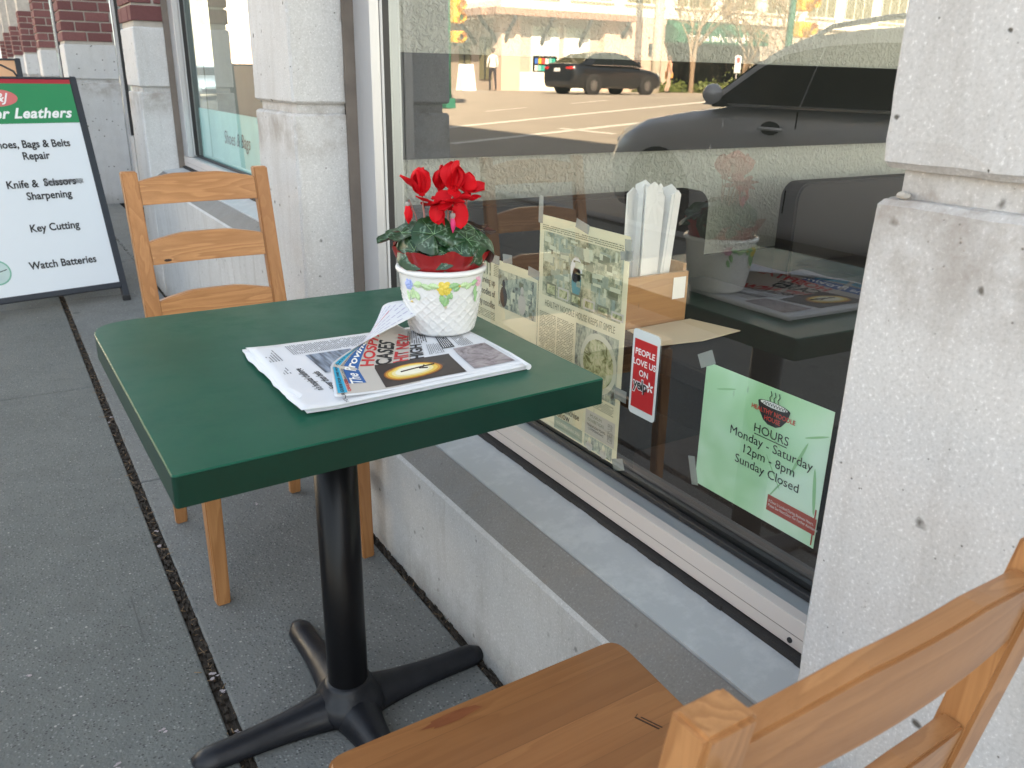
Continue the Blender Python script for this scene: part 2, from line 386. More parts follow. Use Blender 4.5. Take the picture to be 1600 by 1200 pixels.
# dirt and litter in the joints
bm = bmesh.new()
for x0, x1, y0, y1, zt in ((.2105, .2365, -1, 18, -.006), (.712, .73, -1, 9, .001)):
    y = y0
    while y < y1:
        k = 5
        for j in range(k):
            xx = x0 + (x1 - x0) * (j + .5) / k; s = (x1 - x0) / k * .9
            h = random.uniform(-.010, .004) + zt
            box(bm, xx - s * random.uniform(.3, .8), y, -.05, xx + s * random.uniform(.3, .8), y + .014, h)
        y += .013 if y < 4 else .05
tag(obj('joint_dirt', bm, 'dirt'), 'dark dirt packed in the joint between the paving slabs', 'dirt', kind='stuff')
bm = bmesh.new()
for i in range(420):
    y = random.uniform(.6, 6); wall = random.random() < .35
    x = random.gauss(.222, .009) if not wall else random.gauss(.715, .01); a = random.uniform(0, PI); L = random.uniform(.004, .022)
    z = random.uniform(.0, .004); d = Vector((math.cos(a), math.sin(a), random.uniform(-.1, .25))) * L
    tube(bm, [(x, y, z), Vector((x, y, z)) + d], random.uniform(.0004, .0010), 4)
tag(obj('twig_litter', bm, 'twig'), 'tiny dry twigs and stalks caught in the sidewalk joint', 'twigs', kind='stuff')
bm = bmesh.new()
for (x, y) in [(.222, 1.33), (.218, 1.50), (.224, 1.52), (.215, 2.1), (.225, 2.18), (.218, 3.05), (.226, 3.1), (.6, 1.9), (.5, 2.2), (.1, 1.4), (.225, 1.45), (.02, 1.35), (-.1, 1.7)]:
    for k in range(3):
        c = Vector((x + random.gauss(0, .004), y + random.gauss(0, .006), .004)); r_ = random.uniform(.003, .006); t0 = random.uniform(0, 6)
        bm.faces.new([bm.verts.new(c + Vector((math.cos(t0 + q) * r_, math.sin(t0 + q) * r_ * .6, random.uniform(0, .003)))) for q in (0, 1.3, 2.6, 4, 5.2)])
tag(obj('fallen_petals', bm, 'petal_litter'), 'few pale fallen petals lying on the sidewalk joint', 'petals', kind='stuff')
# kerb, road, far ground
tag(obj('kerb', B(-2.9, -12, -.3, -2.754, 29, .0, bev=.01), 'kerb'), kind='structure')
bm = bmesh.new(); xs = [-2.9, -5] + [-5 - k * 11.11 / 6 for k in range(1, 7)] + [-60, -300]
vs = [[bm.verts.new((x, y, ground_z(x))) for x in xs] for y in (-200, 300)]
for i in range(len(xs) - 1): bm.faces.new((vs[0][i], vs[1][i], vs[1][i + 1], vs[0][i + 1]))
bmesh.ops.recalc_face_normals(bm, faces=bm.faces[:])
tag(obj('road', bm, 'asphalt'), kind='structure')
tag(obj('ground', B(-2.9, -200, -.6, 300, 300, -.31), 'walk'), kind='structure')
bm = bmesh.new()
def stripe(x0, x1, y0, y1):
    n = max(1, int(abs(x1 - x0) / 1.0))
    for i in range(n):
        a, b = x0 + (x1 - x0) * i / n, x0 + (x1 - x0) * (i + 1) / n
        quad(bm, (a, y0, ground_z(a) + .006), (b, y0, ground_z(b) + .006), (b, y1, ground_z(b) + .006), (a, y1, ground_z(a) + .006))
stripe(-20, -6, 15.2, 15.5); stripe(-20, -6, 18.4, 18.7)
for k in range(7): stripe(-30 + k * 3, -28.6 + k * 3, 22, 22.15)
for k in range(9): stripe(-9.1, -8.95, -18 + k * 4, -16 + k * 4)
tag(obj('road_markings', bm, 'paint'), kind='structure')

# ================================================================== NEAR BUILDING
bld = thing('shop_building', 'pale concrete and red brick shop building along the sidewalk with large windows', 'building', (XP, 8, 0))
bld.location = (0, 0, 0)
pits_ref = 0
def chip_block(bm, x0, y0, z0, x1, y1, z1, amp=.0016, seed=0, n=10):
    """cast block with slightly uneven chamfered edges"""
    box(bm, x0, y0, z0, x1, y1, z1)
    bm.verts.ensure_lookup_table(); vs = bm.verts[-8:]; es = set(e for v in vs for e in v.link_edges)
    r_ = bmesh.ops.bevel(bm, geom=list(es), offset=.006, segments=1, affect='EDGES')
    ed = [e for e in bm.edges if e.calc_length() > .1]
    bmesh.ops.subdivide_edges(bm, edges=ed, cuts=24, use_grid_fill=True)
    for v in bm.verts:
        if v.index >= 0 or True:
            e = noise.noise(v.co * 22 + Vector((seed, 0, 0))); e2 = noise.noise(v.co * 60 + Vector((0, seed, 0)))
            onedge = sum((abs(v.co[i] - a) < .0075 or abs(v.co[i] - b) < .0075) for i, a, b in ((0, x0, x1), (1, y0, y1), (2, z0, z1)))
            if onedge >= 2:
                c = Vector(((x0 + x1) / 2, (y0 + y1) / 2, (z0 + z1) / 2)); d = (c - v.co)
                k = max(0, e) * amp * 1.6 + max(0, e2 - .25) * amp * 2.2
                v.co += Vector((math.copysign(1, d.x), math.copysign(1, d.y), math.copysign(1, d.z))) * k
    return bm
def pier(y0, y1, xin, brick_from=1.41, top=4.2, courses=9, label=None, gz=(1.069, 1.095)):
    bm = bmesh.new(); chip_block(bm, XP, y0, -.02, xin, y1, gz[0], seed=y0)
    p = obj('pier', bm, 'pier', bld)
    bm = bmesh.new(); chip_block(bm, XP, y0, gz[1], xin, y1, brick_from - .028, seed=y0 + 9); obj('concrete_block', bm, 'pier', p)
    bm = bmesh.new(); box(bm, XP + .018, y0 + .018, gz[0] - .01, xin - .002, y1 - .018, gz[1] + .01); obj('joint_strip', bm, 'pier', p)
    bm = bmesh.new(); box(bm, XP + .012, y0 + .012, brick_from - .045, xin - .002, y1 - .012, top); obj('mortar_core', bm, 'mortar', p)
    # bricks
    bl, bh, j = .19, .070, .012; key = {}
    def br(x0, ya, x1, yb, z):
        s = (round(x1 - x0, 3), round(yb - ya, 3))
        if s not in key:
            b = bmesh.new(); box(b, -s[0] / 2, -s[1] / 2, -bh / 2, s[0] / 2, s[1] / 2, bh / 2, .003)
            me = bpy.data.meshes.new('brick'); b.to_mesh(me); b.free(); me.materials.append(M['brick']); key[s] = me
        o = bpy.data.objects.new('brick', key[s]); COL.objects.link(o); o.parent = p
        o.location = ((x0 + x1) / 2 + random.gauss(0, .0006), (ya + yb) / 2 + random.gauss(0, .0006), z + bh / 2)
    for c in range(courses):
        z = brick_from + c * (bh + j); x = XP; y = y0
        # side face towards the camera (y0): bricks along x
        first = True; a = XP
        seq = [bl * .55, bl, bl, bl, bl] if c % 2 else [bl, bl, bl, bl]
        for L in seq:
            b_ = min(a + L, xin - .004)
            if b_ - a > .02: br(a, y0, b_, y0 + .09, z)
            a = b_ + j
            if a > xin - .03: break
        a = y0 + .09 + j
        for L in ([bl * .45] if c % 2 else []) + [bl] * 8:
            b_ = min(a + L, y1)
            if b_ - a > .03: br(XP, a, XP + .09, b_, z)
            a = b_ + j
            if a > y1 - .04: break
    return p
pier(-.4, .52, .90, brick_from=1.66, top=4.2, courses=4)
bm = bmesh.new(); bmesh.ops.create_icosphere(bm, subdivisions=2, radius=1)
for v in bm.verts: k = 1 + .3 * noise.noise(v.co * 2.3); v.co = Vector((XP + .010 + v.co.x * .005 * k, .494 + v.co.y * .007 * k, 1.0725 + v.co.z * .004 * k))
obj('mortar_lump', bm, 'mortar', bpy.data.objects['pier'])
pier(2.333, 2.706, .882, courses=5)
pier(4.875, 5.28, .882, courses=6)
pier(8.70, 9.15, 1.14, courses=8)
pier(11.78, 12.3, .90, courses=8)
pier(15.2, 15.7, .90, courses=7)
pier(18.6, 19.1, .90, courses=6)
pier(22.0, 22.5, .90, courses=6)
pier(25.4, 25.9, .90, courses=5)
def win(y0, y1, zs, xin=.905, glassmat='glass', top=2.75, xg=XG, sidejambs=(1, 1), low=None):
    """window bay: y range between piers, zs = z of front wall edge"""
    bm = bmesh.new()
    # wall below: plinth plane with a shallow seam, then set back
    prof = [(XP + .0025, -.02), (XP + .0025, zs - .158), (XP, zs - .1575), (XP, zs - .006), (XP + .008, zs), (XP + .064, zs + .042), (XP + .064, zs + .030), (1.05, zs + .03), (1.05, -.02)]
    prism(bm, [Vector((x, y0, z)) for x, z in prof], (0, y1 - y0, 0))
    # finer split so the ledge can take its own material
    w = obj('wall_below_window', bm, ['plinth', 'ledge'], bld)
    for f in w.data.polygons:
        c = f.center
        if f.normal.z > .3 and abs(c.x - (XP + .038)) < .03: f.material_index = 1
    wn = obj('window', B(xin + .02, y0 + .02, zs + .05, xin + .075, y1 - .02, zs + .118, bev=.0015), 'frame_top', bld)
    bm = bmesh.new(); prism(bm, [Vector((XP + .066, y0, zs + .034)), Vector((XP + .066, y0, zs + .046)), Vector((xin + .02, y0, zs + .061)), Vector((xin + .02, y0, zs + .034))], (0, y1 - y0, 0)); obj('sill', bm, 'sill', wn)
    bm = bmesh.new(); y = y0
    while y < y1:
        e = min(y + .03, y1); k = random.uniform(-.001, .0012)
        box(bm, xin - .0155 + k, y, zs + .05, xin + .01, e, zs + .0665 + random.uniform(0, .001)); y = e
    obj('sealant_bead', bm, 'sealant', wn)
    obj('frame', B(xin - .002, y0 + .004, zs + .069, xin + .0195, y1 - .004, zs + .1195, bev=.0012), 'frame_cream', wn)
    zg = zs + .118
    obj('frame_seam', B(xin - .0026, y0 + .06, zs + .0905, xin - .0021, y1 - .06, zs + .0912), 'grime', wn)
    obj('gasket', B(xin + .046, y0 + .05, zg + .0005, xg - .003, y1 - .05, zg + .012, bev=.002), 'gasket', wn)
    # inner bead
    obj('glazing_bead', B(xg + .006, y0 + .04, zg - .02, xg + .04, y1 - .04, zg + .008), 'gasket', wn)
    for s, ya, yb in ((1, y1 - .125, y1), (0, y0, y0 + .08)):
        obj('jamb', B(xin - .0005, ya + (.0 if s else .0125), zs + .121, xin + .03, yb - (.0125 if s else 0), top, bev=.0015), 'frame', wn)
        obj('jamb_return', B(xin + .0305, ya + .012 if s else ya, zs + .121, xg + .03, yb - (0 if s else .012), top), 'frame_top', wn)
        yy = ya + .004 if s else yb - .012
        obj('gasket', B(xg - .022, yy, zg + .012, xg - .004, yy + .008, top), 'gasket', wn)
        if s: obj('glazing_bead', B(xg - .034, ya + .0, zg + .012, xg - .024, ya + .011, top), 'bead', wn)
        obj('grime_strip', B(xin - .03, ya + .0005 if not s else yb - .012, zs + .05, xin + .004, ya + .012 if not s else yb - .0005, top), 'grime', wn)
    obj('head_frame', B(xin - .001, y0, top, xg + .03, y1, top + .1), 'frame', wn)
    bm = bmesh.new(); quad(bm, (xg, y0 + .02, zg - .01), (xg, y1 - .02, zg - .01), (xg, y1 - .02, top), (xg, y0 + .02, top)); obj('pane', bm, glassmat, wn)
    return wn
win(.521, 2.332, .313)
bm = bmesh.new(); bmesh.ops.create_cone(bm, cap_ends=True, segments=14, radius1=.0045, radius2=.0045, depth=.002, matrix=Matrix.Translation((.9022, .664, .392)) @ Matrix.Rotation(PI / 2, 4, 'Y')); obj('weep_hole', bm, 'gasket', bpy.data.objects['window'])
win2 = win(2.707, 4.874, .63, glassmat='glass2')
# teal film inside the second window with logo and script
def yz(y, z, x=XG + .012): return Vector((x, y, z))
bm = bmesh.new(); box(bm, XG + .006, 2.72, .70, XG + .010, 4.70, 1.0)
film = tag(obj('window_film', bm, plain('teal_film', (.62, .86, .84), .5)), 'pale teal film with brown oval logo and script inside the far shop window', 'window film')
disc('logo_oval', plain('rust_oval', (.34, .17, .14), .7), film, (XG + .006, 4.36, .885), (0, -1, 0), (0, 0, 1), 0, 0, .10, .066, lift=-.0006)
for t_, y_, s_ in (('Shoes & Bags', 4.20, .085),):
    text(t_, s_, 'inkgrey', film, (XG + .005, y_, .885), (0, -1, 0), (0, 0, 1), align='LEFT', shear=.3, lift=.0006)
# door bay between pier 3 and 4 (recessed) and further bays
for (a, b, xr, zs) in ((5.281, 8.699, 1.20, 0), (9.151, 11.779, .96, .5), (12.301, 15.199, .96, .5), (15.701, 18.599, .96, .5), (19.101, 21.999, .96, .5), (22.501, 25.399, .96, .5)):
    if zs:
        obj('wall_below_window', B(XP, a, -.02, 1.05, b, zs), 'plinth', bld)
        wn = obj('window', B(xr - .05, a + .02, zs + .001, xr - .02, a + .1, 4.0), 'frame', bld)
    else:
        obj('wall_below_window', B(1.141, b - .35, -.02, 1.9, b - .12, .62), 'plinth', bld); slab(.7125, a + .002, 1.9, b - .002, 'walk2')
        wn = obj('window', B(xr - .06, b - .10, .0, xr - .02, b - .002, 4.0), 'frame', bld)
    obj('jamb', B(xr - .05, b - .12, max(zs, .5) if zs else .002, xr - .015, b - .003 if zs else b - .105, 4.0), 'frame', wn)
    obj('gasket', B(xr - .045, b - .14, zs + .002, xr - .02, b - .1205, 4.0), 'gasket', wn)
    bm = bmesh.new(); quad(bm, (xr, a, zs), (xr, b, zs), (xr, b, 4), (xr, a, 4)); obj('pane', bm, 'glass2', wn)
obj('white_door_frame', B(1.141, 8.60, .621, 1.205, 8.66, 4.0, bev=.003), plain('white_door_paint', (.72, .74, .75), .4), bld)
# upper storeys
up = concrete('upper_wall', .40, .2, joint=False)
obj('upper_wall', B(XP + .03, -26, 4.2, 9, 25.9, 13.5), up, bld)
obj('lintel_wall', B(XP + .035, .2, 2.86, .93, 4.9, 4.2), 'mortar', bld)
obj('back_wall', B(5.3, 2.9, -.3, 9, 25.9, 4.19), up, bld)
obj('front_wall', B(XP + .02, -3.2, -.3, .96, -.41, 4.19), up, bld)
for yy in (-9, -15, -21): obj('added_arcade_column', B(XP + .1, yy, -.3, XP + .6, yy + .5, 4.19), 'pier', bld)  # unseen open arcade, added so skylight reaches the shop interior
# shop interior
room = obj('shop_room', B(.99, -3.2, -.08, 5.29, 2.69, -.002), plain('shop_floor', (.05, .04, .038), .8, .1, 6, 0, 0, .1), bld)
aw = N('textured_wall_paint'); vv = aw.mapping(); aw.col(aw.mix(aw.noise(vv, 2), (.34, .36, .32), (.40, .42, .38)))
M['inwall'] = aw.fin(.6, .4, 0, aw.bump(aw.ramp(aw.noise(vv, 42, 2, .5, 1.2), [(.42, 0), (.62, 1)]), .8, .006))
M['darkwall'] = plain('dark_wall_band', (.012, .014, .013), .8, .1, 3, 0, 0, .04)
obj('partition_wall', B(.99, 2.70, -.05, 5.29, 2.78, 4.18), 'inwall', room)
obj('wall_band', B(1.0, 2.672, .905, 5.28, 2.699, 1.243, bev=.002), 'darkwall', room)
obj('wall_panel', B(1.0, 2.68, .0, 5.28, 2.6992, .45), 'darkwall', room)
obj('rear_wall', B(5.2, -3.2, 3.17, 5.28, 2.67, 4.18), 'inwall', room)  # only the strip above an opening, rear left open for daylight
for yy in (-3.2, -1.3, .65, 2.6): obj('added_rear_post', B(5.2, yy, 0, 5.27, yy + .07, 3.16), 'frame', room)  # unseen posts added in the rear opening that brightens the room
tag(obj('added_yard_paving', B(5.3, -40, -.3, 60, 2.89, -.02), 'kerb'), kind='structure')  # unseen paving added outside the open rear, bounces daylight inside
obj('end_wall', B(.99, -3.3, 3.17, 5.19, -3.21, 4.18), 'inwall', room)  # stops high up, the end below is opened to light the partition wall
for xx in (.99, 2.35, 3.75, 5.12): obj('added_end_post', B(xx, -3.3, 0, xx + .07, -3.21, 3.16), 'frame', room)  # unseen posts added in the unglazed end opening, a daylight inlet
obj('ceiling_panel', B(.99, -3.2, 3.1, 5.19, 2.69, 3.16), plain('ceiling_white', (.8, .8, .78), .8), room)
obj('partition_wall', B(.99, 2.80, -.05, 1.6, 2.9, 4.18), 'inwall', room)
obj('neighbour_back_wall', B(3.7, 2.9, -.05, 3.8, 9, 4.18), 'inwall', room)
obj('neighbour_floor', B(.99, 2.9, -.08, 3.7, 9, 0.002), 'darkwall', room)

# ================================================================== INSIDE THE SHOP
M['vinyl'] = plain('black_vinyl', (.006, .006, .0065), .5, .2, 8, .1, 0, .08)
def booth(x0, x1, y, h, label):
    t = thing('booth_seat', label, 'booth', ((x0 + x1) / 2, y, 0)); w = (x1 - x0) / 2
    def rnd(bm, a, b, z0, z1, y0, y1, r):
        pts = [Vector((a, y0, z0)), Vector((b, y0, z0))]
        for k in range(7): q = k / 6 * PI / 2; pts.append(Vector((b - r + r * math.cos(q), y0, z1 - r + r * math.sin(q))))
        for k in range(7): q = PI / 2 + k / 6 * PI / 2; pts.append(Vector((a + r + r * math.cos(q), y0, z1 - r + r * math.sin(q))))
        prism(bm, pts, (0, y1 - y0, 0)); bmesh.ops.bevel(bm, geom=[e for e in bm.edges if e.calc_face_angle(0) > 1.2], offset=.008, segments=2, affect='EDGES'); return bm
    obj('backrest', rnd(bmesh.new(), -w, w, .38, h, -.045, .05, .07), 'vinyl', t, smooth=False)
    obj('seat', B(-w, -.5, .36, w, -.046, .46, bev=.03), 'vinyl', t)
    obj('seat_base', B(-w + .03, -.46, .0, w - .03, .03, .355), 'vinyl', t)
    return t
booth(1.02, 2.34, 2.42, .785, 'black vinyl seat inside the shop window behind the paper sleeves')
booth(2.83, 4.4, 2.42, .785, 'black vinyl seat further inside the shop, right of the paper sleeves')
M['darkwood'] = plain('dark_table_wood', (.012, .010, .011), .6, .3, 20, .1, 0, .08)
t = thing('dining_table', 'dark wooden table inside the shop right behind the window glass', 'table', (1.42, .95, 0))
obj('tabletop', B(-.42, -.62, .66, .48, .42, .698, bev=.004), 'darkwood', t)
for x in (-.36, .4):
    for y in (-.54, .34): obj('leg', B(x, y, 0, x + .055, y + .055, .659), 'darkwood', t)
obj('apron', B(-.38, -.58, .56, .44, .38, .659, bev=.002), 'darkwood', t)
pm_ = plain('kraft_napkin', (.62, .52, .38), .85, .06, 10, .1)
bm = bmesh.new(); prism(bm, [Vector(p) for p in ((1.035, 1.245, .701), (1.205, 1.25, .701), (1.235, 1.135, .701), (1.12, 1.12, .701), (1.02, 1.135, .701))], (0, 0, .0015))
tag(obj('paper_placemat', bm, pm_), 'beige paper sheet on the dark table in front of the wooden box', 'placemat')
ch = thing('chopstick_box', 'open wooden box on the dark table holding white paper sleeves', 'box', (1.11, 1.33, .699))
bw = wood('box_wood', 'x', (.50, .27, .10), (.34, .16, .06))
obj('front_panel', B(-.075, -.075, 0, .085, -.067, .105), bw, ch); obj('back_panel', B(-.075, .06, 0, .085, .068, .135), bw, ch)
for x in (-.075, .077): obj('side_panel', B(x, -.0665, 0, x + .008, .0595, .12), bw, ch)
obj('divider', B(-.0665, -.01, 0, .0765, -.004, .10), bw, ch)
obj('bottom', B(-.0665, -.0665, .001, .0765, .0595, .006), bw, ch)
obj('white_label', B(.045, -.0762, .05, .078, -.0754, .095), 'white', ch)
slm = plain('sleeve_paper', (.86, .87, .89), .7, .05, 30)
pr = None
for i in range(12):
    x = 1.074 + .0062 * i + random.uniform(-.002, .002); y = 1.30 + random.uniform(-.03, .02); an = -.03 + .013 * i + random.gauss(0, .02)
    bm = bmesh.new(); w = .0135; h = .278 + random.uniform(-.02, .012); z0 = .006
    P = lambda u, z, d: Vector((u * w, d, z))
    pts = [P(-1, z0, 0), P(1, z0, 0), P(1.05, h - .008, 0), P(.3, h, 0), P(-.2, h - .004, 0), P(-1.05, h - .01, 0)]
    prism(bm, pts, (0, .003, 0)); bmesh.ops.rotate(bm, verts=bm.verts, matrix=Matrix.Rotation(an, 3, 'Y') @ Matrix.Rotation(random.gauss(0, .5), 3, 'Z'), cent=(0, 0, 0))
    tag(obj('paper_sleeve', bm, slm, loc=(x, y, .70)), ['first', 'second', 'third', 'fourth', 'fifth', 'sixth', 'seventh', 'eighth', 'ninth', 'tenth', 'eleventh', 'rightmost'][i] + ' white paper sleeve from the left standing in the wooden box', 'paper sleeve', 'white paper sleeves standing in the wooden box')

# ---- prints on the glass
INY = (0, -1, 0); UPZ = (0, 0, 1)
M['yellowpaper'] = plain('yellowed_newsprint', (.80, .75, .54), .75, .05, 6)
M['tape'] = plain('clear_tape', (.50, .53, .52), .35, .1, 20); M['tape'].node_tree.nodes['Principled BSDF'].inputs['Alpha'].default_value = .45
M['oliveink'] = plain('faded_olive_ink', (.20, .21, .13), .8, .3, 60)
_a = N('faded_photo_kitchen'); _v = _a.mapping((1, 1, 1))
_f = _a.noise(_v, 40, 7, .75, .3); _g = _a.noise(_a.mapping((1, 3, 1)), 14, 4)
_c = _a.ramp(_f, [(.32, (.07, .08, .05)), (.45, (.27, .30, .20)), (.55, (.56, .55, .38)), (.7, (.72, .69, .50))]); _c = _a.mix(_a.ramp(_g, [(.55, 0), (.65, .6)]), _c, (.28, .40, .38)); _a.col(_c); M['pic1'] = _a.fin(.7)
_a = N('faded_photo_people'); _v = _a.mapping((1, 1.6, .8))
_f = _a.noise(_v, 46, 6, .7, .2); _a.col(_a.ramp(_f, [(.35, (.06, .06, .05)), (.45, (.25, .30, .26)), (.56, (.50, .53, .40)), (.7, (.66, .66, .52))])); M['pic2'] = _a.fin(.7)
_a = N('noodle_dish'); _v = _a.mapping(); _a.col(_a.ramp(_a.noise(_v, 55, 4, .6, .8), [(.38, (.14, .16, .05)), (.5, (.50, .52, .28)), (.62, (.70, .66, .42))])); M['noodle'] = _a.fin(.7)
def P_(y, z, x=XG + .0035): return Vector((x, y, z))
pos = tag(obj('newspaper_poster', B(XG + .0035, 1.173, .448, XG + .0042, 1.471, .905), 'yellowpaper'), 'tall yellowed newspaper page with two food photos taped inside the window', 'poster')
O = (XG + .0033, 0, 0)
def pl(p, mt, y0, z0, y1, z1, lift=.0003, name='printed_photo', org=O):   # y0 > y1 : left to right as seen
    return plate(name, mt, p, org, INY, UPZ, -y0, z0, -y1, z1, lift)
pl(pos, 'pic1', 1.455, .738, 1.187, .873); pl(pos, 'pic2', 1.327, .572, 1.187, .706)
disc('noodle_plate', plain('plate_print', (.66, .66, .52), .7), pos, O, INY, UPZ, -1.248, .640, .060, .062, .0005)
disc('noodle_dish', 'noodle', pos, O, INY, UPZ, -1.248, .640, .050, .050, .0007)
def blocks(p, y0, z0, y1, z1, n, seed, lift=.0004, dark=.3):
    rr = random.Random(seed); bms = [bmesh.new() for _ in range(3)]
    for i in range(n):
        k = rr.choice((0, 1, 1, 2, 2)); w = rr.uniform(.006, .035) * (y0 - y1) / .27; h = rr.uniform(.003, .024) * (z1 - z0) / .13; cy = rr.uniform(y1, y0 - w); cz = rr.uniform(z0, z1 - h); sk = rr.uniform(-.2, .2) * h; l = lift + i * .000004
        x = O[0] - l; quad(bms[k], (x, cy + w, cz), (x, cy, cz + sk * 0), (x, cy, cz + h), (x, cy + w, min(z1, cz + h + sk)))
    for b_, mt in zip(bms, ('oliveink', plain('grey_green_print', (.36, .41, .33), .7, .3, 90), plain('cream_print', (.66, .68, .52), .7, .15, 90))): obj('photo_detail', b_, mt, p)
blocks(pos, 1.455, .775, 1.187, .873, 70, 3); blocks(pos, 1.280, .452, 1.187, .480, 14, 5)
# cook in apron and pans, as flat print
for (cx, cz, a, b, mt) in ((1.335, .848, .010, .012, 'paperwarm'), (1.335, .812, .020, .026, 'white'), (1.333, .788, .016, .034, plain('teal_apron', (.10, .30, .34), .7))):
    disc('cook_figure', mt, pos, O, INY, UPZ, -cx, cz, a, b, .0005)
for k in range(6):
    yy = 1.44 - k * .045; pl(pos, 'paperwarm' if k % 2 else 'oliveink', yy, .742, yy - .037, .768 - .002 * k, .0006, 'printed_pan')
    pl(pos, 'noodle', yy - .004, .745, yy - .033, .764 - .002 * k, .0008, 'printed_pan')
text('HEALTHY NOODLE HOUSE KEEPS IT SIMPLE', .0200, 'oliveink', pos, (O[0], 1.322, .721), INY, UPZ, sx=.62, lift=.0005)
column_print('text_column', 'oliveink', pos, O, INY, UPZ, -1.46, .875, -1.19, .886, .004)
for x0, x1, z0, z1 in ((1.462, 1.40, .58, .70), (1.395, 1.335, .58, .70), (1.462, 1.40, .525, .575), (1.39, 1.33, .53, .575), (1.322, 1.262, .545, .566), (1.256, 1.19, .545, .566)):
    column_print('text_column', 'oliveink', pos, O, INY, UPZ, -x0, z0, -x1, z1, .0036)
pl(pos, plain('teal_box_print', (.30, .36, .26), .7), 1.392, .452, 1.288, .480, .0005, 'printed_box')
text('The', .018, 'ink', pos, (O[0], 1.345, .517), INY, UPZ, lift=.0006, sx=.8)
text('Franchise', .021, 'ink', pos, (O[0], 1.335, .504), INY, UPZ, lift=.0006, sx=.85)
text('Show', .024, 'ink', pos, (O[0], 1.358, .489), INY, UPZ, lift=.0006, sx=.85)
text('NOVEMBER 5 & 6, 2016', .0085, 'yellowpaper', pos, (O[0], 1.34, .468), INY, UPZ, lift=.0008)
pl(pos, 'paperwarm', 1.280, .482, 1.182, .535, .0004, 'printed_box')
text('MUSEUM\nEXHIBITION', .010, 'oliveink', pos, (O[0], 1.245, .520), INY, UPZ, lift=.0006)
text('TRADITION PLAYS\nCOMMANDING', .0075, 'ink', pos, (O[0], 1.243, .499), INY, UPZ, lift=.0006)
column_print('text_column', 'ink', pos, O, INY, UPZ, -1.205, .488, -1.188, .528, .002)
pl(pos, 'pic2', 1.280, .452, 1.187, .480, .0004)
for cy in (1.262, 1.215):
    disc('printed_figure', 'yellowpaper', pos, O, INY, UPZ, -cy, .470, .005, .007, .0006); disc('printed_figure', 'paperwarm', pos, O, INY, UPZ, -cy, .457, .011, .010, .0006)
def tape(p, y, z, w, h, a):
    rx = Vector((0, -math.cos(a), math.sin(a))); ry = Vector((0, math.sin(a), math.cos(a)))
    bm = bmesh.new(); o_ = Vector((XG + .0022, y, z)); prism(bm, [o_ + rx * w + ry * h, o_ - rx * w + ry * h, o_ - rx * w - ry * h, o_ + rx * w - ry * h], (.0004, 0, 0)); obj('tape_strip', bm, 'tape', p)
for a in ((1.468, .915, .008, .028, .0), (1.32, .902, .022, .009, -.2), (1.176, .880, .010, .02, .1), (1.172, .60, .018, .012, 0), (1.165, .455, .018, .012, .4), (1.18, .87, .018, .008, .2)): tape(pos, *a)
sm = tag(obj('newspaper_clipping', B(XG + .0035, 1.4735, .37, XG + .0042, 1.742, .776), 'yellowpaper'), 'shorter yellowed newspaper clipping headed IT! taped inside the window beside the pot', 'poster')
text('IT!', .050, 'oliveink', sm, (O[0], 1.692, .748), INY, UPZ, sx=.62, bold=.0012, lift=.0006)
text('TRY', .050, plain('pale_green_ink', (.50, .52, .28), .8), sm, (O[0], 1.745, .748), INY, UPZ, sx=.5, bold=.0012, lift=.0006)
column_print('text_column', 'oliveink', sm, O, INY, UPZ, -1.662, .735, -1.64, .765, .004)
text('Serving up\noodles of\ntasty noodles', .024, 'ink', sm, (O[0], 1.655, .690), INY, UPZ, sx=.72, align='RIGHT', line=1.15, lift=.0006)
column_print('text_column', 'oliveink', sm, O, INY, UPZ, -1.74, .625, -1.655, .645, .004)
pl(sm, 'pic2', 1.640, .668, 1.478, .756); blocks(sm, 1.640, .668, 1.478, .756, 45, 8)
for cy in (1.615, 1.535): disc('printed_figure', 'ink' if cy > 1.6 else 'paperwarm', sm, O, INY, UPZ, -cy, .725, .007, .010, .0009); disc('printed_figure', 'ink' if cy > 1.6 else 'paperwarm', sm, O, INY, UPZ, -cy, .695, .016, .024, .0009)
for x0, x1 in ((1.735, 1.67), (1.66, 1.60), (1.59, 1.53), (1.52, 1.48)): column_print('text_column', 'oliveink', sm, O, INY, UPZ, -x0, .40, -x1, .60, .004)
for a in ((1.66, .775, .024, .010, 0), (1.49, .775, .022, .010, -.1), (1.60, .786, .02, .01, .1)): tape(sm, *a)
# red review sticker (outside face)
yp = bmesh.new()
def rrect(y0, z0, y1, z1, r_, x):
    pts = []
    for cy, cz, a0 in ((y0 - r_, z1 - r_, 1), (y0 - r_, z0 + r_, 2), (y1 + r_, z0 + r_, 3), (y1 + r_, z1 - r_, 0)):
        for k in range(5):
            q = (a0 + k / 4) * PI / 2; pts.append(Vector((x, cy - r_ * math.cos(q), cz + r_ * math.sin(q))))
    return pts
prism(yp, rrect(1.140, .580, 1.066, .745, .008, XG - .0022), (.0008, 0, 0))
st = tag(obj('review_sticker', yp, plain('sticker_white', (.66, .72, .72), .3)), 'small upright red and white sticker reading PEOPLE LOVE US ON yelp on the glass', 'sticker')
OS = (XG - .0022, 0, 0)
stm = plain('sticker_red', (.50, .02, .025), .35)
bm = bmesh.new(); prism(bm, rrect(1.134, .594, 1.072, .727, .001, XG - .0027), (.0004, 0, 0)); obj('red_panel', bm, stm, st)
OT = (XG - .0028, 0, 0)
for s_, z, sz in (('PEOPLE', .7035, .0165), ('LOVE US', .6835, .0165), ('ON', .664, .0165)): text(s_, sz, 'white', st, (OT[0], 1.103, z), INY, UPZ, bold=.0003, lift=.0004)
text('yelp', .028, 'white', st, (OT[0], 1.110, .641), INY, UPZ, bold=.0022, sx=.85, lift=.0003)
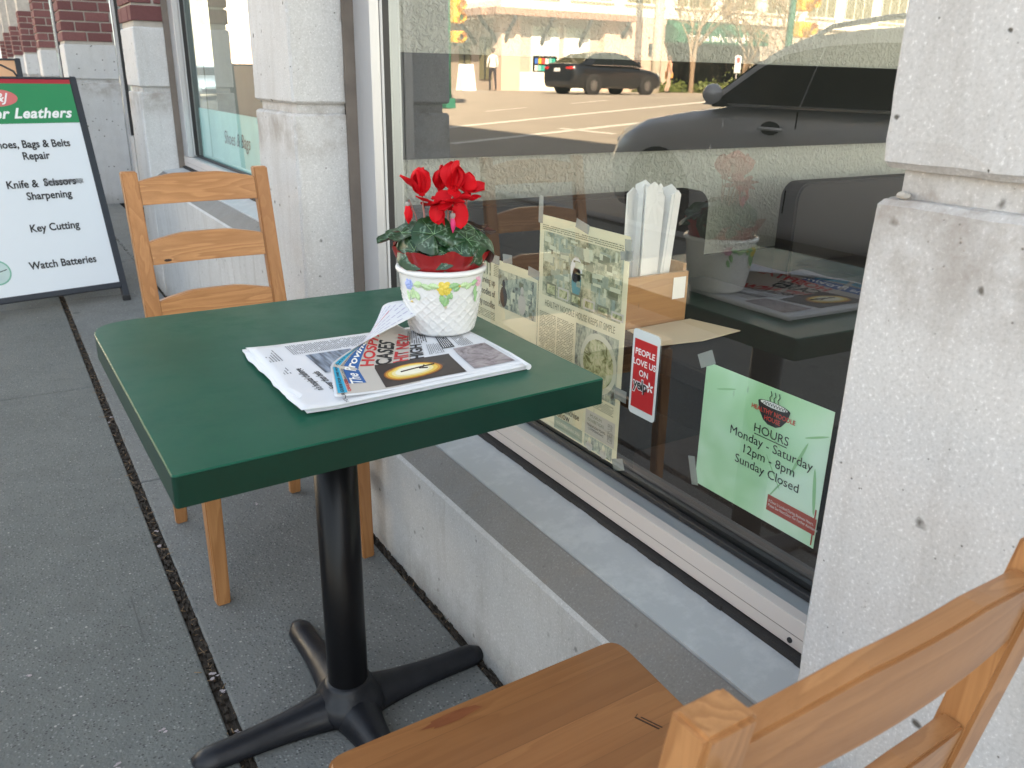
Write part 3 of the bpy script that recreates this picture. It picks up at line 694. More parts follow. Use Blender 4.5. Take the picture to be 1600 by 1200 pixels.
text('yelp', .028, 'ink', st, (OT[0], 1.110, .641), INY, UPZ, bold=.0006, sx=.85, lift=.0006)
for k in range(5):
    a = .5 + k * 2 * PI / 5; c = Vector((0, -1.084 + 0, .644)); rx = Vector((0, -math.cos(a), math.sin(a))); ry = Vector((0, math.sin(a), math.cos(a)))
    disc('star_petal', 'white', st, Vector((OT[0], 1.084, .644)), rx, ry, .0062, 0, .0046, .0022, .0004, 10)
# opening hours sign (inside face)
_a = N('pale_green_print'); _v = _a.mapping(); _f = _a.noise(_v, 7, 2, .4, .6)
_c = _a.ramp(_f, [(.34, (.42, .72, .42)), (.5, (.56, .84, .60)), (.66, (.72, .92, .78))]); _a.col(_c); M['mint'] = _a.fin(.5)
hr = tag(obj('opening_hours_sign', B(XG + .0030, .697, .511, XG + .0036, .954, .733), 'mint'), 'pale green sheet with opening hours and noodle bowl logo behind the glass by the pillar', 'sign')
OH = (XG + .0029, 0, 0)
lf = plain('leaf_print', (.34, .62, .34), .6)
for (cy, cz, a, l, w) in ((.745, .64, 1.2, .045, .006), (.72, .685, .4, .03, .004), (.79, .60, 2.2, .04, .003), (.80, .655, 2.6, .03, .003), (.905, .70, .3, .03, .004), (.71, .60, 1.7, .05, .007), (.78, .575, 1.0, .035, .003)):
    rx = Vector((0, -math.cos(a), math.sin(a))); ry = Vector((0, math.sin(a), math.cos(a))); disc('leaf_print', lf, hr, Vector((OH[0], cy, cz)), rx, ry, 0, 0, l * .75, w * .45, .0002, 12)
# noodle bowl
Q = lambda y, z, l=.0005: Vector((OH[0] - l, y, z))
bm = bmesh.new(); pts = [Q(.836, .7045), Q(.832, .690), Q(.822, .677), Q(.812, .672), Q(.796, .672), Q(.786, .677), Q(.776, .690), Q(.772, .7045)]; bm.faces.new([bm.verts.new(p) for p in pts]); obj('bowl_logo', bm, 'ink', hr)
disc('bowl_rim', 'ink', hr, OH, INY, UPZ, -.804, .7045, .032, .0062, .0007); disc('bowl_noodles', 'white', hr, OH, INY, UPZ, -.804, .7055, .027, .0045, .0009)
bm = bmesh.new()
for k in range(9):
    y = .826 - k * .0055; tube(bm, [Q(y, .7035, .0012), Q(y - .004, .708, .0012), Q(y - .008, .703, .0012)], .0005, 4)
obj('noodle_lines', bm, 'ink', hr); bm = bmesh.new()
for y in (.812, .804, .796): tube(bm, [Q(y, .711, .001), Q(y + .002, .716, .001), Q(y - .0015, .721, .001), Q(y + .001, .727, .001)], .0007, 4)
obj('steam_lines', bm, 'ink', hr)
rc = plain('logo_red', (.60, .06, .04), .6); M['logored'] = rc
text('HEALTHY NOODLE\nHOUSE', .0105, 'logored', hr, (OH[0], .804, .687), INY, UPZ, lift=.0013, bold=.0002, sx=.95)
text('HOURS', .0205, 'ink', hr, (OH[0], .803, .658), INY, UPZ, lift=.0006, sx=1.05)
pl(hr, 'ink', .836, .6478, .770, .6492, .0006, 'underline', OH)
for s_, z in (('Monday - Saturday', .6365), ('12pm - 8pm', .6145), ('Sunday Closed', .5925)): text(s_, .0212, 'ink', hr, (OH[0], .803, z), INY, UPZ, lift=.0006, sx=1.05)
M['brickred'] = plain('notice_red', (.42, .07, .05), .6)
pl(hr, 'brickred', .793, .533, .698, .560, .0005, 'notice_box', OH)
text('If Door Is Locked During Business Hours,\nPlease See Next Door For Further Assistance', .0072, 'white', hr, (OH[0], .790, .5465), INY, UPZ, align='LEFT', lift=.0009, sx=.72)
pl(hr, 'brickred', .703, .515, .7005, .575, .0006, 'notice_box', OH)
for a in ((.955, .737, .018, .012, .5), (.960, .53, .008, .026, .3)): tape(hr, *a)

# ================================================================== TABLE
TB = thing('cafe_table', 'green topped café table with a black pedestal on the sidewalk by the window', 'table', (.431, 1.284, 0))
def loc(p, c=(.431, 1.284, 0)): return Vector(p) - Vector(c)
cor = [(.118, .919, .006), (.751, .950, .006), (.753, 1.636, .03), (.106, 1.626, .08)]
pts = []
for i, (x, y, r_) in enumerate(cor):
    p, a, b = Vector((x, y)), Vector(cor[i - 1][:2]), Vector(cor[(i + 1) % 4][:2])
    da, db = (a - p).normalized(), (b - p).normalized(); c = p + (da + db) * r_
    for k in range(7):
        t_ = k / 6; q = (p + da * r_) * (1 - t_) ** 2 + p * 2 * t_ * (1 - t_) + (p + db * r_) * t_ ** 2; pts.append(q)
def lp(q, z): return loc((q.x, q.y, z))
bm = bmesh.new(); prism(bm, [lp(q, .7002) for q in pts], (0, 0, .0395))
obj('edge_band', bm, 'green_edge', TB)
def inset(k):
    c = sum(pts, Vector((0, 0))) / len(pts); return [q + (c - q).normalized() * k for q in pts]
bm = bmesh.new(); lo, hi = [bm.verts.new(lp(q, .7399)) for q in inset(.0003)], [bm.verts.new(lp(q, .742)) for q in inset(.0022)]
bm.faces.new(hi); bm.faces.new(lo[::-1])
for i in range(len(pts)): bm.faces.new((lo[i], lo[(i + 1) % len(pts)], hi[(i + 1) % len(pts)], hi[i]))
obj('tabletop', bm, 'green', TB)
# worn paint along the left and front edges
bm = bmesh.new()
def wear(a, b, dens, w):
    a, b = Vector(a), Vector(b); L = (b - a).length; s = 0
    while s < L:
        l = random.uniform(.004, .03)
        if random.random() < dens:
            p0 = a + (b - a) * s / L; p1 = a + (b - a) * min(1, (s + l) / L); tube(bm, [p0, (p0 + p1) / 2 + Vector((0, 0, .0002)), p1], [w * .2, w, w * .2], 4)
        s += l
wear(loc((.1195, .93, .7405)), loc((.108, 1.56, .7405)), .9, .0006)
tag(obj('worn_edge', bm, 'worn', TB)); bm = bmesh.new(); wear(loc((.13, .9205, .7400)), loc((.745, .9505, .7400)), .5, .0004); obj('edge_seam', bm, 'ink', TB)
bm = bmesh.new(); lathe(bm, [(.0, .7), (.038, .7), (.038, .08), (.0385, .06), (0, .06)], 40); obj('pedestal_post', bm, 'black_metal', TB)
obj('top_plate', B(-.14, -.14, .69, .14, .14, .6999, bev=.002), 'black_metal', TB)
# cast base: hub and four arms
bm = bmesh.new(); lathe(bm, [(.0, .080), (.0415, .079), (.046, .071), (.050, .060), (.062, .048), (.070, .03), (.068, .012), (0, .012)], 32); obj('hub', bm, 'iron', TB)
for a in (0, 90, 180, 270):
    a = math.radians(a + 2); d = Vector((math.cos(a), math.sin(a), 0)); s_ = Vector((-d.y, d.x, 0)); bm = bmesh.new(); rings = []
    for t_ in [i / 12 for i in range(13)]:
        L = .035 + t_ * .262; w = .0265 + .022 * (1 - t_) ** 3.4; h = .036 + .024 * (1 - t_) ** 2.2; e = 1.0
        if t_ > .93: e = .92 if t_ < .99 else .62
        row = []
        for k in range(11):
            q = -.25 + k / 10 * (PI + .5); row.append(bm.verts.new(d * L + s_ * math.cos(q) * w * e + Vector((0, 0, max(.006, .012 + math.sin(q) * (h - .012) * (e if t_ > .93 else 1))))))
        rings.append(row)
    for i in range(12):
        for k in range(10):
            f = bm.faces.new((rings[i][k], rings[i][k + 1], rings[i + 1][k + 1], rings[i + 1][k])); f.smooth = True
        bm.faces.new((rings[i][10], rings[i][0], rings[i + 1][0], rings[i + 1][10]))
    bm.faces.new(rings[-1]); bm.faces.new(rings[0][::-1]); bmesh.ops.recalc_face_normals(bm, faces=bm.faces[:])
    ft = obj('base_foot', bm, 'iron', TB)
    c = d * .265; bm = bmesh.new(); lathe(bm, [(0, 0), (.013, .0), (.015, .008), (0, .0105)], 14, (c.x, c.y)); obj('glide', bm, 'gasket', ft)

# ================================================================== CHAIRS
def make_chair(label, H_, loc_, rz, lean, pw, knotty=False):
    t = thing('wooden_chair', label, 'chair', loc_, rz, 'pine ladder back chairs at the café table')
    def post(x, sgn):
        bm = bmesh.new(); path = [(0, -.225), (.20, -.212), (.44, -.205), (.60, -.232), (H_, -lean)]; w, dp = .0185, .0135
        rings = []
        for i, (z, y) in enumerate(path):
            e = .8 if z == 0 else 1; dd = dp * (1.25 if .3 < z < .5 else 1) * e
            rings.append([bm.verts.new((x + sx * w * e, y + sy * dd, z)) for sx, sy in ((-1, -1), (1, -1), (1, 1), (-1, 1))])
        for i in range(len(path) - 1):
            for k in range(4): bm.faces.new((rings[i][k], rings[i][(k + 1) % 4], rings[i + 1][(k + 1) % 4], rings[i + 1][k]))
        bm.faces.new(rings[0][::-1]); bm.faces.new(rings[-1])
        bmesh.ops.bevel(bm, geom=bm.edges[:], offset=.003, segments=2, affect='EDGES'); return obj('back_post', bm, 'wz', t)
    posts = [post(-pw, -1), post(pw, 1)]
    for x in (-.182, .182):
        bm = bmesh.new(); rings = []
        for z, y, x_, w in ((0, .215, x * 1.02, .0155), (.425, .205, x, .0195)):
            rings.append([bm.verts.new((x_ + a * w, y + b * w, z)) for a, b in ((-1, -1), (1, -1), (1, 1), (-1, 1))])
        for k in range(4): bm.faces.new((rings[0][k], rings[0][(k + 1) % 4], rings[1][(k + 1) % 4], rings[1][k]))
        bm.faces.new(rings[0][::-1]); bm.faces.new(rings[-1]); bmesh.ops.bevel(bm, geom=bm.edges[:], offset=.003, segments=2, affect='EDGES')
        obj('front_leg', bm, 'wz', t)
    # seat
    bm = bmesh.new(); out = []
    cs = [(-.212, .225, .03), (.212, .225, .03), (.180, -.183, .008), (-.180, -.183, .008)]
    for i, (x, y, r_) in enumerate(cs):
        p, a, b = Vector((x, y)), Vector(cs[i - 1][:2]), Vector(cs[(i + 1) % 4][:2]); da, db = (a - p).normalized(), (b - p).normalized()
        for k in range(6):
            u = k / 5; q = (p + da * r_) * (1 - u) ** 2 + p * 2 * u * (1 - u) + (p + db * r_) * u ** 2; out.append(Vector((q.x, q.y, .430)))
    prism(bm, out, (0, 0, .022)); bmesh.ops.bevel(bm, geom=[e for e in bm.edges if abs(e.verts[0].co.z - e.verts[1].co.z) < 1e-5], offset=.005, segments=3, affect='EDGES')
    seat = obj('seat', bm, 'wseat', t)
    # rails
    for k, zt in enumerate((H_ - .055, H_ - .20, H_ - .345)):
        hh = .058; bm = bmesh.new(); n = 16; rows = []
        for i in range(n + 1):
            u = i / n; x = -(pw - .017) + 2 * (pw - .017) * u; arch = .016 * min(1, max(0, (1 - abs(2 * u - 1)) * 1.7)) ** .85
            zt_, zb = zt + .030 + arch, zt - .026; row = []
            for z, f in ((zb, 0), (zt_, 1)):
                def yb(z): return -.232 - (z - .60) / (H_ - .60) * (lean - .232)
                bow = -.010 * (1 - (2 * u - 1) ** 2)
                for s_ in (-1, 1): row.append(bm.verts.new((x, yb(z) + bow + s_ * .0095, z)))
            rows.append(row)
        for i in range(n):
            a, b = rows[i], rows[i + 1]
            for p, q in ((0, 1), (1, 3), (3, 2), (2, 0)): bm.faces.new((a[p], a[q], b[q], b[p]))
        bm.faces.new((rows[0][0], rows[0][2], rows[0][3], rows[0][1])); bm.faces.new((rows[-1][0], rows[-1][1], rows[-1][3], rows[-1][2]))
        bmesh.ops.recalc_face_normals(bm, faces=bm.faces[:])
        sh = [e for e in bm.edges if e.calc_face_angle(0) > 1.0]; bmesh.ops.bevel(bm, geom=sh, offset=.0025, segments=2, affect='EDGES')
        obj('back_rail', bm, 'wx', t)
    for x in (-.182, .182):
        s_ = 1 if x > 0 else -1
        bm = bmesh.new(); prism(bm, [Vector((x - s_ * .006, .188, .375)), Vector((x - s_ * .006, .188, .4295)), Vector((x - s_ * .024, -.19, .4295)), Vector((x - s_ * .024, -.19, .375))], (-s_ * .018, 0, 0)); obj('side_apron', bm, 'wy', t)
        bm = bmesh.new(); prism(bm, [Vector((x - s_ * .004, .195, .19)), Vector((x - s_ * .004, .195, .22)), Vector((x - s_ * .022, -.205, .22)), Vector((x - s_ * .022, -.205, .19))], (-s_ * .016, 0, 0)); obj('side_stretcher', bm, 'wy', t)
    obj('front_apron', B(-.165, .195, .37, .165, .213, .4295, bev=.002), 'wx', t)
    obj('rear_apron', B(-pw + .019, -.215, .375, pw - .019, -.197, .4295, bev=.002), 'wx', t)
    obj('cross_stretcher', B(-.165, -.01, .195, .165, .012, .215, bev=.002), 'wx', t)
    if knotty:
        bm = bmesh.new(); bmesh.ops.create_uvsphere(bm, u_segments=10, v_segments=6, radius=1)
        for v in bm.verts: v.co = Vector((.113 + v.co.x * .010 * (1 + .3 * noise.noise(v.co * 2)), -.228 + v.co.y * .003, H_ - .212 + v.co.z * .0035))
        obj('wood_knot', bm, 'knot', t)
    return t, seat, posts
CH1, s1, p1 = make_chair('pine ladder back chair behind the green table, facing the camera', .938, (.473, 1.998, 0), math.radians(183.8), .305, .1636, True)
CH2, s2, p2 = make_chair('pine ladder back chair in the near right corner, its seat below the table', .8745, (.424, .5105, 0), math.radians(1.2), .276, .164)
# marks on the near chair
bm = bmesh.new()
for (x, y, a, l, w) in ((.138, .076, 1.95, .016, .0011), (.1435, .074, 1.95, .014, .0008), (.1355, .092, .5, .003, .0008)):
    d = Vector((math.cos(a), math.sin(a), 0)) * l; prism(bm, [Vector((x, y, .4519)) - d - Vector((w, 0, 0)), Vector((x, y, .4519)) + d - Vector((w, 0, 0)), Vector((x, y, .4519)) + d + Vector((w, 0, 0)), Vector((x, y, .4519)) - d + Vector((w, 0, 0))], (0, 0, .0006))
obj('gouge_mark', bm, 'knot', CH2)
_a = N('red_knot'); _v = _a.mapping((1, 3, 1)); _a.col(_a.mix(_a.noise(_v, 30, 4), (.12, .03, .012), (.26, .09, .03))); M['redknot'] = _a.fin(.4)
bm = bmesh.new(); bm.faces.new([bm.verts.new((-.055 + .036 * math.cos(k / 14 * 2 * PI) * (1 + .25 * math.sin(3 * k)), .205 + .008 * math.sin(k / 14 * 2 * PI) - .0, .4524)) for k in range(14)]); obj('wood_knot', bm, 'redknot', CH2)
bm = bmesh.new(); lathe(bm, [(.0001, 0), (.006, 0), (.006, .004), (.0001, .004)], 12)
bmesh.ops.rotate(bm, verts=bm.verts, matrix=Matrix.Rotation(PI / 2, 3, 'X'), cent=(0, 0, 0)); bmesh.ops.translate(bm, verts=bm.verts, vec=(-.164, -.2885, .838)); obj('screw_hole', bm, 'gasket', CH2)

# ================================================================== NEWSPAPER
NZ = .7425
NP = thing('newspaper', 'folded newspaper lying open on the green table under the flower pot', 'newspaper', (.48, 1.17, NZ))
c0 = (.48, 1.17, NZ)
def wob(x, y): return .0015 * noise.noise(Vector((x * 14, y * 14, 3)))
def sheet(name, outline_fn, nu, nv, z0, th, mat='paper'):
    bm = bmesh.new(); top = []; bot = []
    for i in range(nu + 1):
        rt, rb = [], []
        for j in range(nv + 1):
            x, y, z = outline_fn(i / nu, j / nv); rt.append(bm.verts.new(Vector((x, y, z + th)) - Vector(c0))); rb.append(bm.verts.new(Vector((x, y, z)) - Vector(c0)))
        top.append(rt); bot.append(rb)
    for i in range(nu):
        for j in range(nv):
            f = bm.faces.new((top[i][j], top[i + 1][j], top[i + 1][j + 1], top[i][j + 1])); f.smooth = True
            f = bm.faces.new((bot[i][j], bot[i][j + 1], bot[i + 1][j + 1], bot[i + 1][j])); f.smooth = True
    for i in range(nu):
        bm.faces.new((top[i][0], bot[i][0], bot[i + 1][0], top[i + 1][0])); bm.faces.new((top[i][nv], top[i + 1][nv], bot[i + 1][nv], bot[i][nv]))
    for j in range(nv):
        bm.faces.new((top[0][j], top[0][j + 1], bot[0][j + 1], bot[0][j])); bm.faces.new((top[nu][j], bot[nu][j], bot[nu][j + 1], top[nu][j + 1]))
    bmesh.ops.recalc_face_normals(bm, faces=bm.faces[:]); return obj(name, bm, mat, NP)
def flatpage(k):
    rr = random.Random(k); dx, dy = rr.uniform(-.004, .002), rr.uniform(-.003, .003)
    def f(u, v):
        xl = .307 + dx + .006 * math.sin(v * 5 + k) + .004 * noise.noise(Vector((0, v * 9, k))); xr = .672 + .004 * math.sin(v * 3) - .002 * k
        yb = 1.018 + dy + .020 * u; yt = 1.326 + dy - .012 * u
        x = xl + (xr - xl) * u; y = yb + (yt - yb) * v
        lift = .0042 * max(0, .12 - u) / .12 * (noise.noise(Vector((v * 6, k * .7, 1))) + .6) + (.003 if u > .97 else 0) * 0
        return x, y, NZ + .0008 + k * .0016 + lift
    return f
for k in range(5): sheet('page', flatpage(k), 24, 16, 0, .0007)
ZP = NZ + .0008 + 4 * .0016 + .0012
# rounded fold along the right side
bm = bmesh.new(); tube(bm, [Vector((.668, 1.036, NZ + .0052)) - Vector(c0), Vector((.672, 1.10, NZ + .0054)) - Vector(c0), Vector((.672, 1.20, NZ + .0054)) - Vector(c0), Vector((.668, 1.31, NZ + .0052)) - Vector(c0)], .0050, 10); obj('fold', bm, 'paper', NP)
# curling front page
def ez(a, b, c, t): return a * (1 - t) ** 2 + 2 * b * t * (1 - t) + c * t * t
def curl(u, v):
    """u: 0 at lifted left edge .. 1 at the fold; v 0 near .. 1 far"""
    y = 1.028 + .020 * u + v * (.285 - .03 * u); v = min(1.0, max(0.0, v))
    A = .455 + .09 * v; z0 = ZP
    k_ = max(0, v - .35) / .65; C = (.408 + .005 * v + .052 * k_, z0 + .078 * k_ ** 1.2); E = (.350 + .080 * v + .225 * k_ ** 1.25, z0 + .008 + .036 * v); A += .035 * k_
    if u < .42:
        t = u / .42; return Vector((ez(E[0], C[0], A, t), y - .02 * (1 - t) * v, ez(E[1], C[1], z0, t)))
    t = (u - .42) / .58; return Vector((A + (.672 - A) * t, y, z0 + .0006 * math.sin(t * 6 + v * 4)))
sheet('front_page', lambda u, v: tuple(curl(u, v)), 44, 24, 0, .0005)
# print on the front page: page coordinates s (reading, along v) and d (down page, along u)
def pg(v, u, l=.0011):
    a = curl(u, v); du = curl(min(1, u + .01), v) - curl(max(0, u - .01), v); dv = curl(u, min(1, v + .01)) - curl(u, max(0, v - .01))
    n = du.cross(dv).normalized(); 
    if n.z < 0 and u > .42: n = -n
    return a + n * l - Vector(c0)
def pgrid(name, mat, v0, u0, v1, u1, l, nv=12, nu=12, mask=None):
    bm = bmesh.new(); g = [[bm.verts.new(pg(v0 + (v1 - v0) * j / nv, u0 + (u1 - u0) * i / nu, l)) for j in range(nv + 1)] for i in range(nu + 1)]
    for i in range(nu):
        for j in range(nv):
            f = bm.faces.new((g[i][j], g[i + 1][j], g[i + 1][j + 1], g[i][j + 1])); f.smooth = True
    return obj(name, bm, mat, NP)
PU = 1 / .33     # page u per metre, rough
def ptext(s_, size, mat, v, u, l=.0016, **k):
    return text(s_, size, mat, NP, (0, 0, 0), (1, 0, 0), (0, 1, 0), mp=lambda x, y: pg(v + x / .285, u - y * PU, l), **k)
M['warmgrey'] = plain('front_page_tone', (.52, .485, .44), .85, .04, 9)
pgrid('headline_panel', 'warmgrey', .02, .015, .985, .50, .0010, 16, 16)
_a = N('dark_photo'); _v = _a.mapping((1, 1, 1)); _a.col(_a.mix(_a.noise(_v, 25, 4), (.03, .022, .02), (.055, .042, .038))); M['darkphoto'] = _a.fin(.55)
pgrid('printed_photo', 'darkphoto', .035, .31, .385, .715, .0014, 8, 18)
def pdisc(name, mat, v, u, rv, ru, l):
    bm = bmesh.new(); bm.faces.new([bm.verts.new(pg(v + rv * math.cos(k / 24 * 2 * PI), u + ru * math.sin(k / 24 * 2 * PI), l)) for k in range(24)]); return obj(name, bm, mat, NP)
for k, (rv, ru, c) in enumerate(((.120, .150, (.30, .10, .02)), (.110, .140, (.62, .30, .03)), (.098, .126, (.80, .56, .10)), (.080, .105, (.85, .74, .36)), (.062, .085, (.88, .84, .66)))):
    pdisc('glowing_disc', plain('disc_tone', c, .6, .05, 20), .20, .485, rv, ru, .0018 + k * .00025)
bm = bmesh.new(); 
for a, b in (((.20, .43), (.215, .50)), ((.215, .50), (.235, .60)), ((.205, .52), (.19, .56)), ((.215, .54), (.24, .55))):
    tube(bm, [pg(a[0], a[1], .0032), pg(b[0], b[1], .0032)], .0012, 5)
obj('plane_silhouette', bm, 'knot', NP)
pgrid('masthead_panel', 'blue', .14, .105, .60, .215, .0014, 14, 6)
ptext('The Province', .034, 'white', .39, .160, .0019, sx=.85, bold=.0007, shear=.2)
pgrid('top_banner', 'cyan', .03, .02, .55, .075, .0014, 14, 4)
ptext('YOUR GUIDE FOR THE HOLIDAYS AND MORE', .0095, 'ink', .28, .048, .0019, bold=.0002)
ptext('Olivers going downtown again', .011, 'ink', .38, .092, .0016)
ptext('CANUCKS:', .009, 'red', .12, .092, .0016, bold=.0004)
for i, (s_, mt) in enumerate((('HOSPITAL', 'red'), ('CASES', 'ink'), ('HIT NEW', 'red'), ('HIGH', 'ink'))):
    ptext(s_, .037, mt, .375, .268 + i * .090, .0016, align='LEFT', bold=.0010, sx=.86)
column_print('text_column', 'ink', NP, (0, 0, 0), (1, 0, 0), (0, 1, 0), .0, 0, .075, .050, .006, mp=lambda x, y: pg(.66 + x / .285, .62 - y * PU, .0016))
column_print('text_column', 'inkgrey', NP, (0, 0, 0), (1, 0, 0), (0, 1, 0), .0, 0, .055, .030, .004, mp=lambda x, y: pg(.42 + x / .285, .70 - y * PU, .0016))
_a = N('snow_photo'); _v = _a.mapping(); _a.col(_a.ramp(_a.noise(_v, 30, 6, .7, 1), [(.3, (.07, .05, .055)), (.45, (.26, .22, .23)), (.65, (.45, .40, .40))])); M['snowpic'] = _a.fin(.6)
pgrid('printed_photo', 'snowpic', .06, .76, .46, .965, .0014, 8, 8)
pgrid('barcode_block', 'ink', .49, .70, .76, .78, .0014, 6, 4)
column_print('text_column', 'paper', NP, (0, 0, 0), (1, 0, 0), (0, 1, 0), .0, 0, .07, .022, .0045, mp=lambda x, y: pg(.50 + x / .285, .775 - y * PU, .0018))
column_print('text_column', 'inkgrey', NP, (0, 0, 0), (1, 0, 0), (0, 1, 0), .0, 0, .14, .030, .004, mp=lambda x, y: pg(.48 + x / .285, .90 - y * PU, .0018))
# back of the curled page: faint print and a red line
def pb(v, u): return pg(v, u, -.0008)
bm = bmesh.new()
for i in range(9):
    for j in range(11):
        v, u = .55 + j * .038, .02 + i * .026
        if random.random() < .8: quad(bm, pb(v, u), pb(v + .03, u), pb(v + .03, u + .006), pb(v, u + .006))
tag(obj('show_through_print', bm, plain('pale_lilac_ink', (.46, .44, .56), .8), NP), kind='stuff')
bm = bmesh.new(); quad(bm, pb(.64, .13), pb(.9, .13), pb(.9, .134), pb(.64, .134)); obj('red_rule', bm, 'red', NP)
# page below, left part
Lf = lambda x, y: Vector((x, y, NZ + .0008 + 4 * .0016 + .0012)) - Vector(c0)
def ltext(s_, size, mat, x, y, **k): return text(s_, size, mat, NP, Lf(x, y), (0, 1, 0), (-1, 0, 0), **k)
ltext('n\'s hospital challenge', .0155, 'ink', .349, 1.135, bold=.0003, sx=.8); ltext('is bigger than beds', .0155, 'ink', .368, 1.115, bold=.0003, sx=.8)
for (x0, y0, w, h) in ((.325, 1.235, .06, .016), (.322, 1.17, .05, .012), (.330, 1.30, .0, 0)):
    if w: column_print('text_column', 'inkgrey', NP, Lf(x0, y0), (0, 1, 0), (-1, 0, 0), 0, -h, w, h * .2, .0045)
column_print('text_column', 'inkgrey', NP, Lf(.385, 1.255), (0, 1, 0), (-1, 0, 0), 0, -.12, .05, .02, .0035)
_a = N('blue_grey_photo'); _v = _a.mapping((9, 1, 1)); _a.col(_a.ramp(_a.noise(_v, 14, 4), [(.35, (.06, .07, .09)), (.55, (.25, .30, .38)), (.7, (.45, .5, .58))])); M['bluepic'] = _a.fin(.6)
plate('printed_photo', 'bluepic', NP, Lf(.380, 1.15), (0, 1, 0), (-1, 0, 0), 0, -.075, .095, 0, .0004)

# ================================================================== FLOWER POT
PC = Vector((.636, 1.272, ZP + .0022)); 
PT = thing('flower_pot', 'white lattice ceramic pot with painted yellow rose on the newspaper', 'flower pot', PC)
_a = N('white_ceramic'); _a.col((.74, .74, .73)); M['ceramic'] = _a.fin(.22, .5, 0, None, .3)
H0, R0, R1 = .108, .054, .0735
def potr(z): return R0 + (R1 - R0) * (z / H0) ** .72
bm = bmesh.new(); seg, nz = 200, 74; rows = []
def lat(a, z):
    c = 22; p = a * c / (2 * PI); q = z / .0165
    f1 = abs(((p + q) % 1) - .5); f2 = abs(((p - q) % 1) - .5); ridge = max(0, 1 - (.5 - f1) / .10, 1 - (.5 - f2) / .10)
    ridge = min(1, max(0, ridge)); fade = min(1, max(0, (.082 - z) / .008)) * min(1, z / .006)
    k = .0019 * ridge * fade + .0004 * fade * noise.noise(Vector((p * 3, q * 3, 0))) * (1 - ridge) * 2
    return k
for i in range(nz + 1):
    z = H0 * i / nz; row = []
    for k in range(seg):
        a = k * 2 * PI / seg; r_ = potr(z) + lat(a, z)
        if z < .004: r_ -= (.004 - z) * .9
        row.append(bm.verts.new((r_ * math.cos(a), r_ * math.sin(a), z)))
    rows.append(row)
for i in range(nz):
    for k in range(seg): f = bm.faces.new((rows[i][k], rows[i][(k + 1) % seg], rows[i + 1][(k + 1) % seg], rows[i + 1][k])); f.smooth = True
bm.faces.new(rows[0][::-1]); obj('pot_body', bm, 'ceramic', PT)
bm = bmesh.new(); lathe(bm, [(R1 - .001, H0 - .002), (R1 + .0035, H0 - .001), (R1 + .005, H0 + .003), (R1 + .0035, H0 + .007), (R1 - .001, H0 + .0085), (R1 - .006, H0 + .006), (R1 - .007, H0 - .03), (R0, .02)], 64); obj('rim', bm, 'ceramic', PT)
# relief decoration
def onpot(a, z, l=.0015): r_ = potr(z) + l; return Vector((r_ * math.cos(a), r_ * math.sin(a), z)), Vector((math.cos(a), math.sin(a), 0)), Vector((-math.sin(a), math.cos(a), 0))
def relief_leaf(bm, a, z, L, w, ang):
    c, n, t = onpot(a, z, .0012); d = t * math.cos(ang) + Vector((0, 0, 1)) * math.sin(ang); s_ = n.cross(d); pts = []
    for k in range(10):
        u = k / 9; ww = w * max(0, math.sin(PI * u)) ** .7 * (1 + .25 * (k % 2)); pts.append((c + d * L * (u - .5), ww))
    vc = [bm.verts.new(p + n * .0022) for p, w_ in pts]; va = [bm.verts.new(p + s_ * w_) for p, w_ in pts]; vb = [bm.verts.new(p - s_ * w_) for p, w_ in pts]
    for k in range(9): bm.faces.new((vc[k], vc[k + 1], va[k + 1], va[k])); bm.faces.new((vb[k], vb[k + 1], vc[k + 1], vc[k]))
def relief_rose(name, a, z, r_, mat):
    bm = bmesh.new(); c, n, t = onpot(a, z, .0); u_ = Vector((0, 0, 1))
    for ring, (rr, cnt, hgt, pr_) in enumerate(((r_, 6, .0025, r_ * .55), (r_ * .55, 4, .0045, r_ * .45), (r_ * .1, 1, .0058, r_ * .40))):
        for k in range(cnt):
            an = k / cnt * 2 * PI + ring * .5; cc = c + (t * math.cos(an) + u_ * math.sin(an)) * rr * .6 + n * hgt
            vs = [bm.verts.new(cc + (t * math.cos(q / 9 * 2 * PI) + u_ * math.sin(q / 9 * 2 * PI)) * pr_ + n * (.0008 * math.cos(q / 9 * 2 * PI - an) - .0025)) for q in range(9)]; top = bm.verts.new(cc + n * .0008)
            for q in range(9): f = bm.faces.new((vs[q], vs[(q + 1) % 9], top)); f.smooth = True
    return obj(name, bm, mat, PT)
AF = math.atan2(-PC.y, -PC.x)        # azimuth of the side towards the camera
rose = relief_rose('yellow_rose', AF + .07, .090, .0118, plain('rose_yellow', (.72, .56, .08), .35, .15, 90))
relief_rose('blue_flower', AF - .85, .092, .0090, plain('flower_blue', (.34, .42, .72), .35, .15, 90)); relief_rose('pink_flower', AF + 1.02, .094, .0085, plain('flower_pink', (.66, .36, .46), .35, .15, 90))
relief_rose('yellow_dot', AF + .10, .056, .0022, 'worn'); relief_rose('yellow_dot', AF + .42, .092, .0025, plain('dot_yellow', (.7, .5, .1), .4)); relief_rose('yellow_dot', AF - .80, .062, .0022, plain('dot_yellow2', (.7, .55, .2), .4))
gm = plain('relief_green', (.28, .48, .22), .4, .35, 60); gm2 = plain('relief_pale_green', (.46, .62, .34), .4, .3, 60)
bm = bmesh.new()
for a, z, L, w, an in ((.28, .093, .022, .0048, .2), (.18, .078, .018, .005, -.9), (.02, .070, .020, .0045, -1.3), (.10, .066, .018, .005, -2.0), (.36, .088, .014, .004, .6), (.92, .080, .020, .004, -1.9), (.85, .094, .016, .004, .4), (.98, .068, .018, .0035, -1.9)): relief_leaf(bm, AF + a, z, L, w, an)
obj('relief_leaves', bm, gm, PT); bm = bmesh.new()
